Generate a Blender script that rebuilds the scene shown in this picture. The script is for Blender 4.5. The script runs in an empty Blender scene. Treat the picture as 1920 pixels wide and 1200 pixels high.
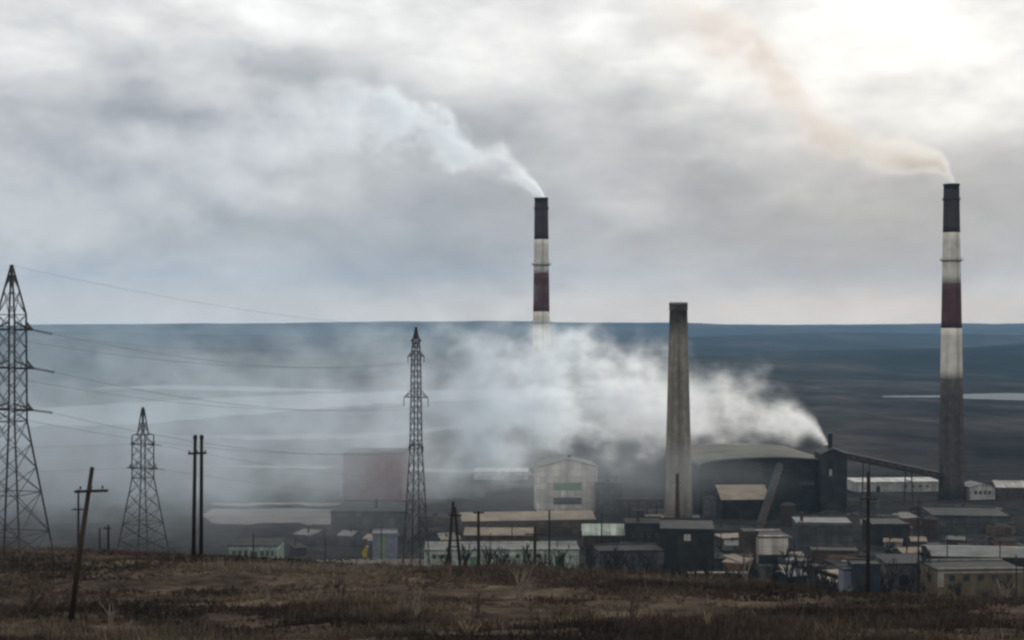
import bpy, bmesh, math, random
import numpy as np
from mathutils import Vector, Matrix

random.seed(7)
rng = np.random.default_rng(11)
sc = bpy.context.scene
col = sc.collection
R = math.radians

# ------------------------------------------------------------------ camera
F = 2666.67            # focal length in pixels of the 1920 px wide photograph
ZC = 100.0             # camera height above the datum; it stands on a hillside above the works
cam = bpy.data.cameras.new('camera')
cam.lens = 50.0
cam.sensor_width = 36.0
cam.clip_start = 0.5
cam.clip_end = 40000
cam_o = bpy.data.objects.new('camera', cam)
cam_o.location = (0, 0, ZC)
cam_o.rotation_euler = (R(90), 0, 0)
col.objects.link(cam_o)
sc.camera = cam_o

# ------------------------------------------------------------------ render settings
sc.render.engine = 'CYCLES'
cy = sc.cycles
cy.use_denoising = True
cy.use_adaptive_sampling = True
cy.adaptive_threshold = 0.02
cy.max_bounces = 8
cy.diffuse_bounces = 2
cy.glossy_bounces = 2
cy.transmission_bounces = 2
cy.volume_bounces = 6
cy.transparent_max_bounces = 8
cy.volume_max_steps = 256
cy.filter_width = 2.5
cy.caustics_reflective = False
cy.caustics_refractive = False
sc.view_settings.view_transform = 'Standard'
sc.view_settings.look = 'None'
sc.view_settings.exposure = 0.0
sc.view_settings.gamma = 1.0
sc.view_settings.use_curve_mapping = False

SUN_AZ = math.atan((1690 - 960) / F)      # to the right of the view direction
SUN_EL = R(11.0)


class NT:
    """tiny helper round a node tree"""
    def __init__(s, tree):
        s.t = tree
        s.n = tree.nodes
        s.l = tree.links

    def node(s, kind, **kw):
        n = s.n.new(kind)
        for k, v in kw.items():
            setattr(n, k, v)
        return n

    def put(s, sock, v):
        if isinstance(v, bpy.types.NodeSocket):
            s.l.new(v, sock)
        else:
            sock.default_value = v

    def m(s, op, a, b=None, c=None, clamp=False):
        n = s.n.new('ShaderNodeMath')
        n.operation = op
        n.use_clamp = clamp
        s.put(n.inputs[0], a)
        if b is not None:
            s.put(n.inputs[1], b)
        if c is not None:
            s.put(n.inputs[2], c)
        return n.outputs[0]

    def vm(s, op, a, b=None):
        n = s.n.new('ShaderNodeVectorMath')
        n.operation = op
        s.put(n.inputs[0], a)
        if b is not None:
            s.put(n.inputs[1], b)
        return n.outputs[0]

    def ramp(s, fac, stops, interp='LINEAR'):
        n = s.n.new('ShaderNodeValToRGB')
        cr = n.color_ramp
        cr.interpolation = interp
        while len(cr.elements) < len(stops):
            cr.elements.new(0.5)
        for e, (p, c) in zip(cr.elements, stops):
            e.position = p
            e.color = (*c, 1) if len(c) == 3 else c
        s.put(n.inputs[0], fac)
        return n.outputs[0]

    def curve(s, fac, pts):
        n = s.n.new('ShaderNodeFloatCurve')
        c = n.mapping.curves[0]
        while len(c.points) < len(pts):
            c.points.new(0.5, 0.5)
        for p, (x, y) in zip(c.points, pts):
            p.location = (x, y)
            p.handle_type = 'AUTO_CLAMPED'
        n.mapping.update()
        s.put(n.inputs['Value'], fac)
        return n.outputs[0]

    def noise(s, vec, scale, detail=3, rough=0.5, dist=0.0):
        n = s.n.new('ShaderNodeTexNoise')
        n.inputs['Scale'].default_value = scale
        n.inputs['Detail'].default_value = detail
        n.inputs['Roughness'].default_value = rough
        n.inputs['Distortion'].default_value = dist
        if vec is not None:
            s.l.new(vec, n.inputs['Vector'])
        return n

    def mixc(s, fac, a, b, mode='MIX'):
        n = s.n.new('ShaderNodeMix')
        n.data_type = 'RGBA'
        n.blend_type = mode
        s.put(n.inputs[0], fac)
        for sock, v in ((n.inputs[6], a), (n.inputs[7], b)):
            if not isinstance(v, bpy.types.NodeSocket) and len(v) == 3:
                v = (*v, 1)
            s.put(sock, v)
        return n.outputs[2]


# ------------------------------------------------------------------ world: low sun behind broken overcast
w = bpy.data.worlds.new('World')
sc.world = w
w.use_nodes = True
g = NT(w.node_tree)
g.n.clear()
tc = g.node('ShaderNodeTexCoord').outputs['Generated']
sep = g.node('ShaderNodeSeparateXYZ')
g.l.new(tc, sep.inputs[0])
X, Y, Z = sep.outputs
flat = g.vm('MULTIPLY', tc, (1.0, 1.0, 2.0))
warp = g.noise(flat, 11.0, 3, 0.55)
ws = g.node('ShaderNodeSeparateXYZ')
g.l.new(warp.outputs['Color'], ws.inputs[0])
az = g.m('ARCTAN2', X, Y)
el = g.m('ARCSINE', Z)
U0 = g.m('MULTIPLY', az, F)
V0 = g.m('MULTIPLY', el, F)
U = g.m('ADD', U0, g.m('MULTIPLY', g.m('SUBTRACT', ws.outputs[0], 0.5), 330.0))
V = g.m('ADD', V0, g.m('MULTIPLY', g.m('SUBTRACT', ws.outputs[1], 0.5), 190.0))


def blob(px, py, rx, ry, amp, soft=True):
    u, v = (U, V) if soft else (U0, V0)
    a = g.m('DIVIDE', g.m('SUBTRACT', u, px - 960.0), rx)
    b = g.m('DIVIDE', g.m('SUBTRACT', v, 600.0 - py), ry)
    q = g.m('ADD', g.m('MULTIPLY', a, a), g.m('MULTIPLY', b, b))
    return g.m('MULTIPLY', g.m('EXPONENT', g.m('MULTIPLY', q, -1.0)), amp)


elc = g.m('DIVIDE', g.m('MAXIMUM', V, 0.0), 4200.0, clamp=True)
base = g.curve(elc, [(0, .835), (.010, .82), (.028, .735), (.06, .725), (.085, .785), (.11, .855), (.15, .91), (.3, .90), (.6, .97), (1, 1.0)])
big = g.noise(flat, 9.0, 4, 0.52)
fine = g.noise(flat, 27.0, 3, 0.6)
B = g.m('ADD', base, g.m('MULTIPLY', g.m('SUBTRACT', big.outputs[0], 0.5), 0.20))
# relief of the cloud deck: lumps are lighter towards the sun and the open sky above
lump = g.vm('ADD', flat, g.vm('MULTIPLY', g.vm('SUBTRACT', warp.outputs['Color'], (.5, .5, .5)), (.05, .05, .05)))
l1 = g.noise(lump, 8.0, 5, 0.57)
l2 = g.noise(g.vm('ADD', lump, (.016, 0.0, .042)), 8.0, 3, 0.5)
rel = g.m('SUBTRACT', l1.outputs[0], l2.outputs[0])
fade = g.m('MULTIPLY_ADD', g.m('DIVIDE', V0, 500.0, clamp=True), .75, .25)
B = g.m('ADD', B, g.m('MULTIPLY', g.m('MULTIPLY', rel, fade), 0.52))
B = g.m('ADD', B, g.m('MULTIPLY', g.m('SUBTRACT', fine.outputs[0], 0.5), 0.085))
for b in [(1665, 85, 215, 125, .13), (1640, 60, 560, 300, .065), (1180, 398, 85, 32, .12),
          (1380, 372, 260, 40, -.07), (330, 235, 210, 45, -.10), (300, 110, 230, 80, .02),
          (560, 130, 70, 70, -.05), (850, 440, 190, 70, -.06), (980, 250, 160, 50, -.05),
          (1300, 190, 90, 60, .06), (100, 420, 250, 60, .06), (1480, 430, 520, 100, -.085), (1900, 430, 260, 110, -.05), (760, 60, 260, 90, .03), (200, 0, 400, 60, -.05)]:
    B = g.m('ADD', B, blob(*b))
# one large cumulus with a firm rim
rim = blob(230, 60, 250, 190, 1.0)
rim = g.m('MULTIPLY', g.m('SUBTRACT', rim, .33), 7.0, clamp=True)
B = g.m('ADD', B, g.m('MULTIPLY', rim, .022))
lum = g.m('POWER', g.m('MAXIMUM', B, 0.05), 2.2)
tint = g.ramp(B, [(.58, (.92, .985, 1.10)), (.74, (.975, .995, 1.04)), (.90, (1.0, 1.0, .99)), (1.0, (1.0, 1.0, .975))])
# a thin clear-ish strip low over the horizon, warmed by the low sun
strip = g.m('MULTIPLY', g.m('EXPONENT', g.m('MULTIPLY', g.m('POWER', g.m('DIVIDE', g.m('SUBTRACT', V0, 22.0), 40.0), 2.0), -1.0)), 0.75)
tint = g.mixc(strip, tint, (1.065, 1.0, .925))
cloudcol = g.mixc(1.0, tint, lum, 'MULTIPLY')
sky = g.node('ShaderNodeTexSky', sky_type='NISHITA', sun_disc=False)
sky.sun_elevation = SUN_EL
sky.sun_rotation = SUN_AZ
bg1 = g.node('ShaderNodeBackground')
g.l.new(sky.outputs[0], bg1.inputs[0])
bg1.inputs[1].default_value = 0.06
bg2 = g.node('ShaderNodeBackground')
g.l.new(cloudcol, bg2.inputs[0])
bg2.inputs[1].default_value = 1.0
mx = g.node('ShaderNodeMixShader')
mx.inputs[0].default_value = 0.94
g.l.new(bg1.outputs[0], mx.inputs[1])
g.l.new(bg2.outputs[0], mx.inputs[2])
wo = g.node('ShaderNodeOutputWorld')
g.l.new(mx.outputs[0], wo.inputs[0])

sun = bpy.data.lights.new('sun', 'SUN')
sun.energy = 1.5
sun.angle = R(14)
sun.color = (1.0, .95, .88)
sun_o = bpy.data.objects.new('sun', sun)
d = Vector((math.sin(SUN_AZ) * math.cos(SUN_EL), math.cos(SUN_AZ) * math.cos(SUN_EL), math.sin(SUN_EL)))
sun_o.rotation_euler = (-d).to_track_quat('-Z', 'Y').to_euler()
sun_o.location = d * 400 + Vector((0, 0, ZC))
col.objects.link(sun_o)


# ------------------------------------------------------------------ helpers: pixels, noise, meshes
def at(px, py, D):
    return Vector(((px - 960) / F * D, D, ZC - (py - 600) / F * D))


def hash2(ix, iy, seed):
    h = (ix.astype(np.int64) * 374761393 + iy.astype(np.int64) * 668265263 + seed * 974711) & 0xffffffff
    h = ((h ^ (h >> 13)) * 1274126177) & 0xffffffff
    return ((h ^ (h >> 16)) & 0xffff) / 65535.0


def vnoise(x, y, seed=0):
    ix = np.floor(x); iy = np.floor(y)
    fx = x - ix; fy = y - iy
    fx = fx * fx * (3 - 2 * fx); fy = fy * fy * (3 - 2 * fy)
    a = hash2(ix, iy, seed); b = hash2(ix + 1, iy, seed)
    c = hash2(ix, iy + 1, seed); e = hash2(ix + 1, iy + 1, seed)
    return (a * (1 - fx) + b * fx) * (1 - fy) + (c * (1 - fx) + e * fx) * fy - 0.5


def fbm(x, y, seed=0, octs=4):
    s = 0; a = 1.0
    for i in range(octs):
        s = s + a * vnoise(x * 2 ** i + 17.3 * i, y * 2 ** i - 9.1 * i, seed + i)
        a *= .5
    return s


def mix_(a, b, t):
    return a + (b - a) * t


def sstep(t):
    t = np.clip(t, 0, 1)
    return t * t * (3 - 2 * t)


RB_D = np.array([0.01, 8, 20, 40, 60, 75, 100, 118, 135, 150, 190, 5000.])
RB_DEP = np.array([1.7, 3.4, 6.0, 9.7, 13.6, 15.9, 18.95, 20.65, 22.4, 24.2, 28.6, 500.])
RIDGE_PX = np.array([-3000, -400, 0, 100, 250, 400, 520, 700, 830, 1000, 1100, 1200, 1300, 1400, 1500, 1600, 1700, 1900, 2300, 5000.])
RIDGE_Y = np.array([1040, 1030, 1032, 1031, 1037, 1048, 1051, 1063, 1066, 1069, 1078, 1080, 1092, 1095, 1106, 1116, 1116, 1128, 1140, 1140.])
PL_D = np.array([0, 300, 350, 400, 460, 550, 620, 700, 840, 1000, 1300, 1700, 20000.])
PL_DEP = np.array([61, 61, 66.5, 71.6, 76.4, 80.9, 84, 87.8, 91, 93.4, 95.2, 96, 96.])
_dd = np.linspace(50, 190, 300)
_rr = np.interp(_dd, RB_D, RB_DEP) / _dd


def depth(x, y):
    """metres of ground below the camera's eye level"""
    D = np.maximum(np.hypot(x, y * 1.0), 0.01)
    yy = np.maximum(y, 0.02 * D + 0.01)
    px = np.clip(960 + F * x / yy, -2900, 4900)
    Dy = np.maximum(y, 0.5 * D)                    # profile runs along the view depth
    rid = (np.interp(px, RIDGE_PX, RIDGE_Y) - 600) / F
    Dr = np.interp(-rid, -_rr, _dd)
    fore = np.interp(Dy, RB_D, RB_DEP)
    over = rid + 0.028 * sstep((Dy - Dr) / 70)
    plant = np.interp(Dy, PL_D, PL_DEP)
    back = mix_(over * Dy, plant, sstep((Dy - 170) / 130))
    dep = np.where(Dy < Dr, fore, back)
    # knolls and hollows
    dep = dep - 0.55 * fbm(x / 13, y / 13, 3) * sstep((Dy - 5) / 40) * (1 - sstep((Dy - 180) / 60))
    dep = dep - 0.22 * fbm(x / 3.1, y / 3.1, 9, 3) * (1 - sstep((Dy - 150) / 40))
    dep = dep - 1.2 * fbm(x / 90, y / 90, 21) * sstep((Dy - 260) / 200) * (1 - sstep((Dy - 750) / 250))
    # rolling land and far hills: three overlapping ranges
    far = Dy > 1900
    if np.any(far):
        w1 = fbm(x / 900 + 1.3, y / 4000, 31, 5); w2 = fbm(x / 1500 + 7.7, y / 5000, 37, 5); w3 = fbm(x / 1900 + 3.1, 0 * y, 41, 5)
        d1 = Dy - 3500 - 900 * w2; d2 = Dy - 5500 - 900 * w1; d3 = Dy - 8500
        r1 = (24 + 44 * w1) * np.exp(-(d1 / 650) ** 2)
        r2 = (48 + 46 * w2) * np.exp(-(d2 / 850) ** 2)
        r3 = (74 + 46 * w3) * sstep((Dy - 6200) / 2300)
        hil = np.maximum(r1, np.maximum(r2, r3)) + 4 * fbm(x / 420, y / 420, 51, 4)
        dep = dep - np.where(far, hil, 0) * sstep((Dy - 1950) / 500)
    return dep


def gz(x, y):
    return float(ZC - depth(np.array([float(x)]), np.array([float(y)]))[0])


def foot(px, py, lo=200.0, hi=1500.0):
    """distance at which the sight line through a pixel meets the ground beyond the brow"""
    Ds = np.linspace(hi, lo, 1400)
    xs = (px - 960) / F * Ds
    diff = depth(xs, Ds) - (py - 600) / F * Ds
    k = np.nonzero(diff[:-1] * diff[1:] <= 0)[0]
    return float(Ds[k[0]]) if len(k) else float(Ds[np.argmin(np.abs(diff))])


class MB:
    def __init__(s):
        s.v = []; s.f = []; s.c = []

    def add(s, vs, fs, c=None):
        o = len(s.v)
        s.v.extend([tuple(v) for v in vs])
        s.f.extend([tuple(i + o for i in f) for f in fs])
        if c is not None:
            s.c.extend([c] * len(vs))

    def box(s, x0, x1, y0, y1, z0, z1, c=None):
        vs = [(x, y, z) for z in (z0, z1) for y in (y0, y1) for x in (x0, x1)]
        s.add(vs, [(0, 2, 3, 1), (4, 5, 7, 6), (0, 1, 5, 4), (2, 6, 7, 3), (0, 4, 6, 2), (1, 3, 7, 5)], c)
        return s

    def bar(s, a, b, r, n=4, r2=None, caps=True):
        a = Vector(a); b = Vector(b)
        r2 = r if r2 is None else r2
        ax = (b - a)
        if ax.length < 1e-6:
            return s
        ax.normalize()
        up = Vector((0, 0, 1)) if abs(ax.z) < .95 else Vector((1, 0, 0))
        p = ax.cross(up).normalized(); q = ax.cross(p)
        vs = []
        for c, rr in ((a, r), (b, r2)):
            for i in range(n):
                t = 2 * math.pi * (i + .5) / n
                vs.append(c + p * (rr * math.cos(t)) + q * (rr * math.sin(t)))
        fs = [(i, (i + 1) % n, n + (i + 1) % n, n + i) for i in range(n)]
        if caps:
            fs += [tuple(range(n - 1, -1, -1)), tuple(range(n, 2 * n))]
        s.add(vs, fs)
        return s

    def tube(s, pts, r, n=5):
        rs = r if isinstance(r, (list, tuple)) else [r] * len(pts)
        pts = [Vector(p) for p in pts]
        vs = []
        for k, c in enumerate(pts):
            ax = (pts[min(k + 1, len(pts) - 1)] - pts[max(k - 1, 0)]).normalized()
            up = Vector((0, 0, 1)) if abs(ax.z) < .95 else Vector((1, 0, 0))
            p = ax.cross(up).normalized(); q = ax.cross(p)
            for i in range(n):
                t = 2 * math.pi * i / n
                vs.append(c + p * (rs[k] * math.cos(t)) + q * (rs[k] * math.sin(t)))
        fs = []
        for k in range(len(pts) - 1):
            fs += [(k * n + i, k * n + (i + 1) % n, (k + 1) * n + (i + 1) % n, (k + 1) * n + i) for i in range(n)]
        fs += [tuple(range(n - 1, -1, -1)), tuple(range(len(vs) - n, len(vs)))]
        s.add(vs, fs)
        return s

    def lathe(s, prof, n=24, cx=0, cy=0, cap=True):
        vs = []
        for r, z in prof:
            for i in range(n):
                t = 2 * math.pi * i / n
                vs.append((cx + r * math.cos(t), cy + r * math.sin(t), z))
        fs = []
        for k in range(len(prof) - 1):
            fs += [(k * n + i, k * n + (i + 1) % n, (k + 1) * n + (i + 1) % n, (k + 1) * n + i) for i in range(n)]
        if cap:
            fs += [tuple(range(n - 1, -1, -1)), tuple(range(len(vs) - n, len(vs)))]
        s.add(vs, fs)
        return s

    def prism(s, pts, y0, y1):
        """outline in x,z pushed along y"""
        n = len(pts)
        vs = [(x, y0, z) for x, z in pts] + [(x, y1, z) for x, z in pts]
        fs = [(i, (i + 1) % n, n + (i + 1) % n, n + i) for i in range(n)]
        fs += [tuple(range(n - 1, -1, -1)), tuple(range(n, 2 * n))]
        s.add(vs, fs)
        return s

    def mesh(s, name, smooth=False):
        me = bpy.data.meshes.new(name)
        me.from_pydata(s.v, [], s.f)
        if s.c and len(s.c) == len(s.v):
            at_ = me.color_attributes.new('tone', 'FLOAT_COLOR', 'POINT')
            at_.data.foreach_set('color', np.array([(*c, 1) for c in s.c], dtype=np.float32).ravel())
        me.update()
        bm = bmesh.new(); bm.from_mesh(me)
        bmesh.ops.recalc_face_normals(bm, faces=bm.faces)
        bm.to_mesh(me); bm.free()
        if smooth:
            me.polygons.foreach_set('use_smooth', [True] * len(me.polygons))
        return me

    def build(s, name, mat, parent=None, smooth=False):
        o = bpy.data.objects.new(name, s.mesh(name, smooth))
        if mat is not None:
            o.data.materials.append(mat)
        col.objects.link(o)
        if parent is not None:
            o.parent = parent
        return o


def thing(name, label, cat, loc=(0, 0, 0), rz=0.0, group=None):
    o = bpy.data.objects.new(name, None)
    o.empty_display_size = 1
    o.location = loc
    o.rotation_euler = (0, 0, rz)
    col.objects.link(o)
    return tag(o, label, cat, group)


def tag(o, label, cat, group=None):
    o['label'] = label
    o['category'] = cat
    if group:
        o['group'] = group
    return o


def struct(o):
    o['kind'] = 'structure'
    return o


# ------------------------------------------------------------------ materials
def pmat(name, c1, c2=None, scale=1.0, rough=.85, detail=4, streak=None, dirt=None, metal=0.0, stretch=(1, 1, 1), bump=0.0, lo=.35, hi=.65, spec=.06, seam=None):
    """two-tone procedural material with optional rain streaks and dirt blotches"""
    m = bpy.data.materials.new(name)
    m.use_nodes = True
    t = NT(m.node_tree)
    bs = t.n['Principled BSDF']
    bs.inputs['Roughness'].default_value = rough
    bs.inputs['Metallic'].default_value = metal
    bs.inputs['Specular IOR Level'].default_value = spec
    co = t.node('ShaderNodeTexCoord').outputs['Object']
    v = t.vm('MULTIPLY', co, stretch)
    n = t.noise(v, scale, detail, .6)
    c2 = c2 or tuple(x * .7 for x in c1)
    c = t.ramp(n.outputs[0], [(lo, c1), (hi, c2)])
    if streak:
        sv = t.vm('MULTIPLY', co, (1.0, 1.0, .06))
        sn = t.noise(sv, streak[0], 4, .65)
        k = t.ramp(sn.outputs[0], [(.42, (0, 0, 0)), (.72, (1, 1, 1))])
        c = t.mixc(t.m('MULTIPLY', k, streak[2]), c, streak[1])
    if dirt:
        dn = t.noise(co, dirt[0], 5, .7)
        k = t.ramp(dn.outputs[0], [(.5, (0, 0, 0)), (.68, (1, 1, 1))])
        c = t.mixc(t.m('MULTIPLY', k, dirt[2]), c, dirt[1])
    if seam:
        sp = t.node('ShaderNodeSeparateXYZ')
        t.l.new(co, sp.inputs[0])
        fx = t.m('GREATER_THAN', t.m('FRACT', t.m('DIVIDE', sp.outputs[0], seam[0])), 1 - .22 / seam[0])
        fz = t.m('GREATER_THAN', t.m('FRACT', t.m('DIVIDE', sp.outputs[2], seam[1])), 1 - .2 / seam[1])
        c = t.mixc(t.m('MULTIPLY', t.m('MAXIMUM', fx, fz), .38), c, (.03, .028, .026))
        cell = t.node('ShaderNodeTexWhiteNoise', noise_dimensions='3D')
        cv_ = t.vm('FLOOR', t.vm('DIVIDE', co, (seam[0], 50.0, seam[1])))
        t.l.new(cv_, cell.inputs['Vector'])
        k = t.m('MULTIPLY_ADD', cell.outputs['Value'], .42, .79)
        cc = t.node('ShaderNodeCombineXYZ')
        for i in range(3):
            t.l.new(k, cc.inputs[i])
        c = t.mixc(1.0, c, cc.outputs[0], 'MULTIPLY')
    t.l.new(c, bs.inputs['Base Color'])
    if bump:
        b = t.node('ShaderNodeBump')
        b.inputs['Strength'].default_value = bump
        t.l.new(n.outputs[0], b.inputs['Height'])
        t.l.new(b.outputs[0], bs.inputs['Normal'])
    return m
# ------------------------------------------------------------------ ground, hills, lakes
def ground_material():
    m = bpy.data.materials.new('heath and slag')
    m.use_nodes = True
    t = NT(m.node_tree)
    bs = t.n['Principled BSDF']
    bs.inputs['Roughness'].default_value = 1.0
    bs.inputs['Specular IOR Level'].default_value = 0.0
    co = t.node('ShaderNodeTexCoord').outputs['Object']
    sp = t.node('ShaderNodeSeparateXYZ')
    t.l.new(co, sp.inputs[0])
    y = sp.outputs[1]
    n1 = t.noise(co, .11, 3, .6)
    n2 = t.noise(co, .7, 3, .65)
    n3 = t.noise(co, 3.5, 2, .6)
    patch = t.ramp(n1.outputs[0], [(.36, (.028, .024, .021)), (.45, (.062, .047, .037)), (.54, (.11, .080, .060)), (.66, (.20, .16, .105))])
    tuft = t.ramp(n2.outputs[0], [(.34, (.019, .016, .014)), (.52, (.062, .047, .037)), (.66, (.12, .092, .068))])
    c = t.mixc(.55, patch, tuft)
    c = t.mixc(.6, c, t.ramp(n3.outputs[0], [(.3, (.45, .45, .45)), (.7, (1.5, 1.5, 1.5))]), 'MULTIPLY')
    # works yard: slag, oil, trodden dirt
    n4 = t.noise(co, .045, 3, .6)
    n5 = t.noise(co, .22, 3, .6)
    yard = t.mixc(.5, t.ramp(n4.outputs[0], [(.36, (.018, .019, .020)), (.55, (.036, .035, .034)), (.7, (.075, .068, .060))]),
                  t.ramp(n5.outputs[0], [(.35, (.016, .016, .016)), (.65, (.055, .050, .046))]))
    k = t.m('DIVIDE', t.m('SUBTRACT', y, 190.0), 120.0, clamp=True)
    c = t.mixc(k, c, yard)
    # valley floor: dead ground, scrub, streaks of bare sand
    sv = t.vm('MULTIPLY', co, (1.0, .55, 1.0))
    n6 = t.noise(sv, .0065, 4, .6)
    n7 = t.noise(sv, .03, 3, .65)
    val = t.ramp(n6.outputs[0], [(.34, (.018, .018, .017)), (.5, (.040, .036, .034)), (.62, (.064, .057, .052)), (.72, (.12, .105, .092))])
    val = t.mixc(.6, val, t.ramp(n7.outputs[0], [(.3, (.5, .5, .5)), (.7, (1.5, 1.5, 1.5))]), 'MULTIPLY')
    k2 = t.m('DIVIDE', t.m('SUBTRACT', y, 820.0), 160.0, clamp=True)
    c = t.mixc(k2, c, val)
    t.l.new(c, bs.inputs['Base Color'])
    b = t.node('ShaderNodeBump')
    b.inputs['Strength'].default_value = .5
    b.inputs['Distance'].default_value = .3
    t.l.new(n2.outputs[0], b.inputs['Height'])
    t.l.new(b.outputs[0], bs.inputs['Normal'])
    return m


def hill_material():
    m = bpy.data.materials.new('far forest and tundra')
    m.use_nodes = True
    t = NT(m.node_tree)
    bs = t.n['Principled BSDF']
    bs.inputs['Roughness'].default_value = 1
    bs.inputs['Specular IOR Level'].default_value = 0.0
    co = t.node('ShaderNodeTexCoord').outputs['Object']
    sv = t.vm('MULTIPLY', co, (1.0, .45, 1.0))
    n6 = t.noise(sv, .0026, 4, .65)
    n7 = t.noise(sv, .012, 3, .65)
    val = t.ramp(n6.outputs[0], [(.36, (.012, .017, .017)), (.5, (.022, .026, .026)), (.6, (.045, .042, .038)), (.68, (.075, .066, .056))])
    val = t.mixc(.55, val, t.ramp(n7.outputs[0], [(.3, (.5, .5, .5)), (.7, (1.45, 1.45, 1.45))]), 'MULTIPLY')
    t.l.new(val, bs.inputs['Base Color'])
    return m


angs = np.concatenate([np.arange(-180, -24, 3.0), np.arange(-24, 24, .11), np.arange(24, 180, 3.0)])
angs = np.radians(angs)
dist = np.concatenate([[1.5], np.geomspace(3, 40, 26), np.geomspace(40, 180, 190)[1:], np.geomspace(180, 1000, 120)[1:], np.geomspace(1000, 2300, 60)[1:]])
dist2 = np.geomspace(2300, 9300, 110)


def polar(name, ds, centre, mat):
    nA = len(angs)
    A, Dm = np.meshgrid(angs, ds)
    x = (Dm * np.sin(A)).ravel(); y = (Dm * np.cos(A)).ravel()
    z = ZC - depth(x, y)
    vs = np.stack([x, y, z], 1)
    k = np.arange((len(ds) - 1) * nA).reshape(len(ds) - 1, nA)
    nx = np.roll(k, -1, axis=1)
    fs = np.stack([k, nx, nx + nA, k + nA], -1).reshape(-1, 4)
    faces = fs.tolist()
    vs = vs.tolist()
    if centre:
        vs.append((0, 0, gz(0, .01)))
        c = len(vs) - 1
        faces += [(c, (i + 1) % nA, i) for i in range(nA)]
    me = bpy.data.meshes.new(name)
    me.from_pydata(vs, [], faces)
    me.polygons.foreach_set('use_smooth', [True] * len(me.polygons))
    me.update()
    o = bpy.data.objects.new(name, me)
    me.materials.append(mat)
    col.objects.link(o)
    return struct(o)


ground = polar('ground', dist, True, ground_material())
hills = polar('hills', dist2, False, hill_material())

# make sure faces look up
for o in (ground, hills):
    if o.data.polygons[len(o.data.polygons) // 2].normal.z < 0:
        o.data.flip_normals()


def water_material():
    m = bpy.data.materials.new('lake water')
    m.use_nodes = True
    t = NT(m.node_tree)
    bs = t.n['Principled BSDF']
    bs.inputs['Base Color'].default_value = (.22, .235, .245, 1)
    bs.inputs['Roughness'].default_value = .6
    bs.inputs['Specular IOR Level'].default_value = 0.0
    bs.inputs['IOR'].default_value = 1.33
    co = t.node('ShaderNodeTexCoord').outputs['Object']
    n = t.noise(t.vm('MULTIPLY', co, (.3, 1, 1)), .12, 3, .5)
    b = t.node('ShaderNodeBump')
    b.inputs['Strength'].default_value = .06
    t.l.new(n.outputs[0], b.inputs['Height'])
    t.l.new(b.outputs[0], bs.inputs['Normal'])
    return m


WATER = water_material()


def sheet(name, top, bottom, dep, mat, jit=1.0, thick=0.0):
    """flat sheet on the valley floor between two shore lines given as pixel polylines"""
    px0 = max(top[0][0], bottom[0][0]); px1 = min(top[-1][0], bottom[-1][0])
    xs = np.linspace(px0, px1, 90)
    ta = np.interp(xs, [p[0] for p in top], [p[1] for p in top])
    ba = np.interp(xs, [p[0] for p in bottom], [p[1] for p in bottom])
    ta = ta + jit * 1.6 * fbm(xs / 37.0, 0 * xs, 61)
    ba = ba + jit * 3.0 * fbm(xs / 31.0, 0 * xs + 5, 67)
    ba = np.maximum(ba, ta + .3)
    vs = []
    for i, xx in enumerate(xs):
        for yy in (ta[i], ba[i]):
            D = dep * F / (yy - 600)
            vs.append(((xx - 960) / F * D, D, ZC - dep))
    fs = [(2 * i, 2 * i + 1, 2 * i + 3, 2 * i + 2) for i in range(len(xs) - 1)]
    me = bpy.data.meshes.new(name)
    me.from_pydata(vs, [], fs)
    me.update()
    if me.polygons[3].normal.z < 0:
        me.flip_normals()
    o = bpy.data.objects.new(name, me)
    me.materials.append(mat)
    col.objects.link(o)
    return struct(o)


sheet('lake', [(1655, 742), (1760, 741), (1830, 738), (1920, 737), (2200, 733)], [(1655, 744.5), (1760, 745.5), (1830, 749), (1920, 750), (2200, 752)], 94.9, WATER, .4)
sheet('lake', [(-250, 765), (60, 766), (300, 752), (520, 741), (760, 733), (1000, 729), (1150, 727)], [(-250, 790), (60, 799), (260, 796), (480, 776), (640, 762), (820, 752), (1000, 747), (1150, 743)], 94.6, WATER, .9)
sheet('lake', [(180, 727), (300, 722), (480, 725), (640, 731)], [(180, 729), (300, 730), (480, 734), (640, 734)], 94.9, WATER, .4)
SAND = pmat('pale tailings', (.20, .185, .165), (.12, .113, .105), .04, .95)
sheet('tailings_flat', [(330, 818), (520, 815), (700, 812), (870, 797)], [(330, 822), (520, 824), (700, 822), (870, 803)], 93.0, SAND, 1.0)
sheet('tailings_flat', [(380, 872), (620, 874), (900, 880), (1000, 884)], [(380, 875), (620, 879), (900, 888), (1000, 892)], 90.2, SAND, .8)



def draped(name, px0, px1, top, bottom, mat, rows=7, jit=2.5):
    """ground sheet that follows the terrain between two shore lines"""
    xs = np.linspace(px0, px1, 60)
    vs = []
    for i, xx in enumerate(xs):
        edge = min(1.0, min(i, len(xs) - 1 - i) / 5)
        mid = (top + bottom) / 2
        a = mid + (top - mid) * edge + jit * float(fbm(np.array([xx / 33.0]), np.array([1.0]), 63)[0])
        b = mid + (bottom - mid) * edge + jit * 2 * float(fbm(np.array([xx / 29.0]), np.array([7.0]), 69)[0])
        for k in range(rows):
            D = foot(xx, a + (max(b, a + .5) - a) * k / (rows - 1), 400, 1100)
            x = (xx - 960) / F * D
            vs.append((x, D, gz(x, D) + .25))
    fs = [(i * rows + k, i * rows + k + 1, (i + 1) * rows + k + 1, (i + 1) * rows + k) for i in range(len(xs) - 1) for k in range(rows - 1)]
    me = bpy.data.meshes.new(name)
    me.from_pydata(vs, [], fs)
    me.update()
    if me.polygons[3].normal.z < 0:
        me.flip_normals()
    o = bpy.data.objects.new(name, me)
    me.materials.append(mat)
    col.objects.link(o)
    return struct(o)


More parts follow.
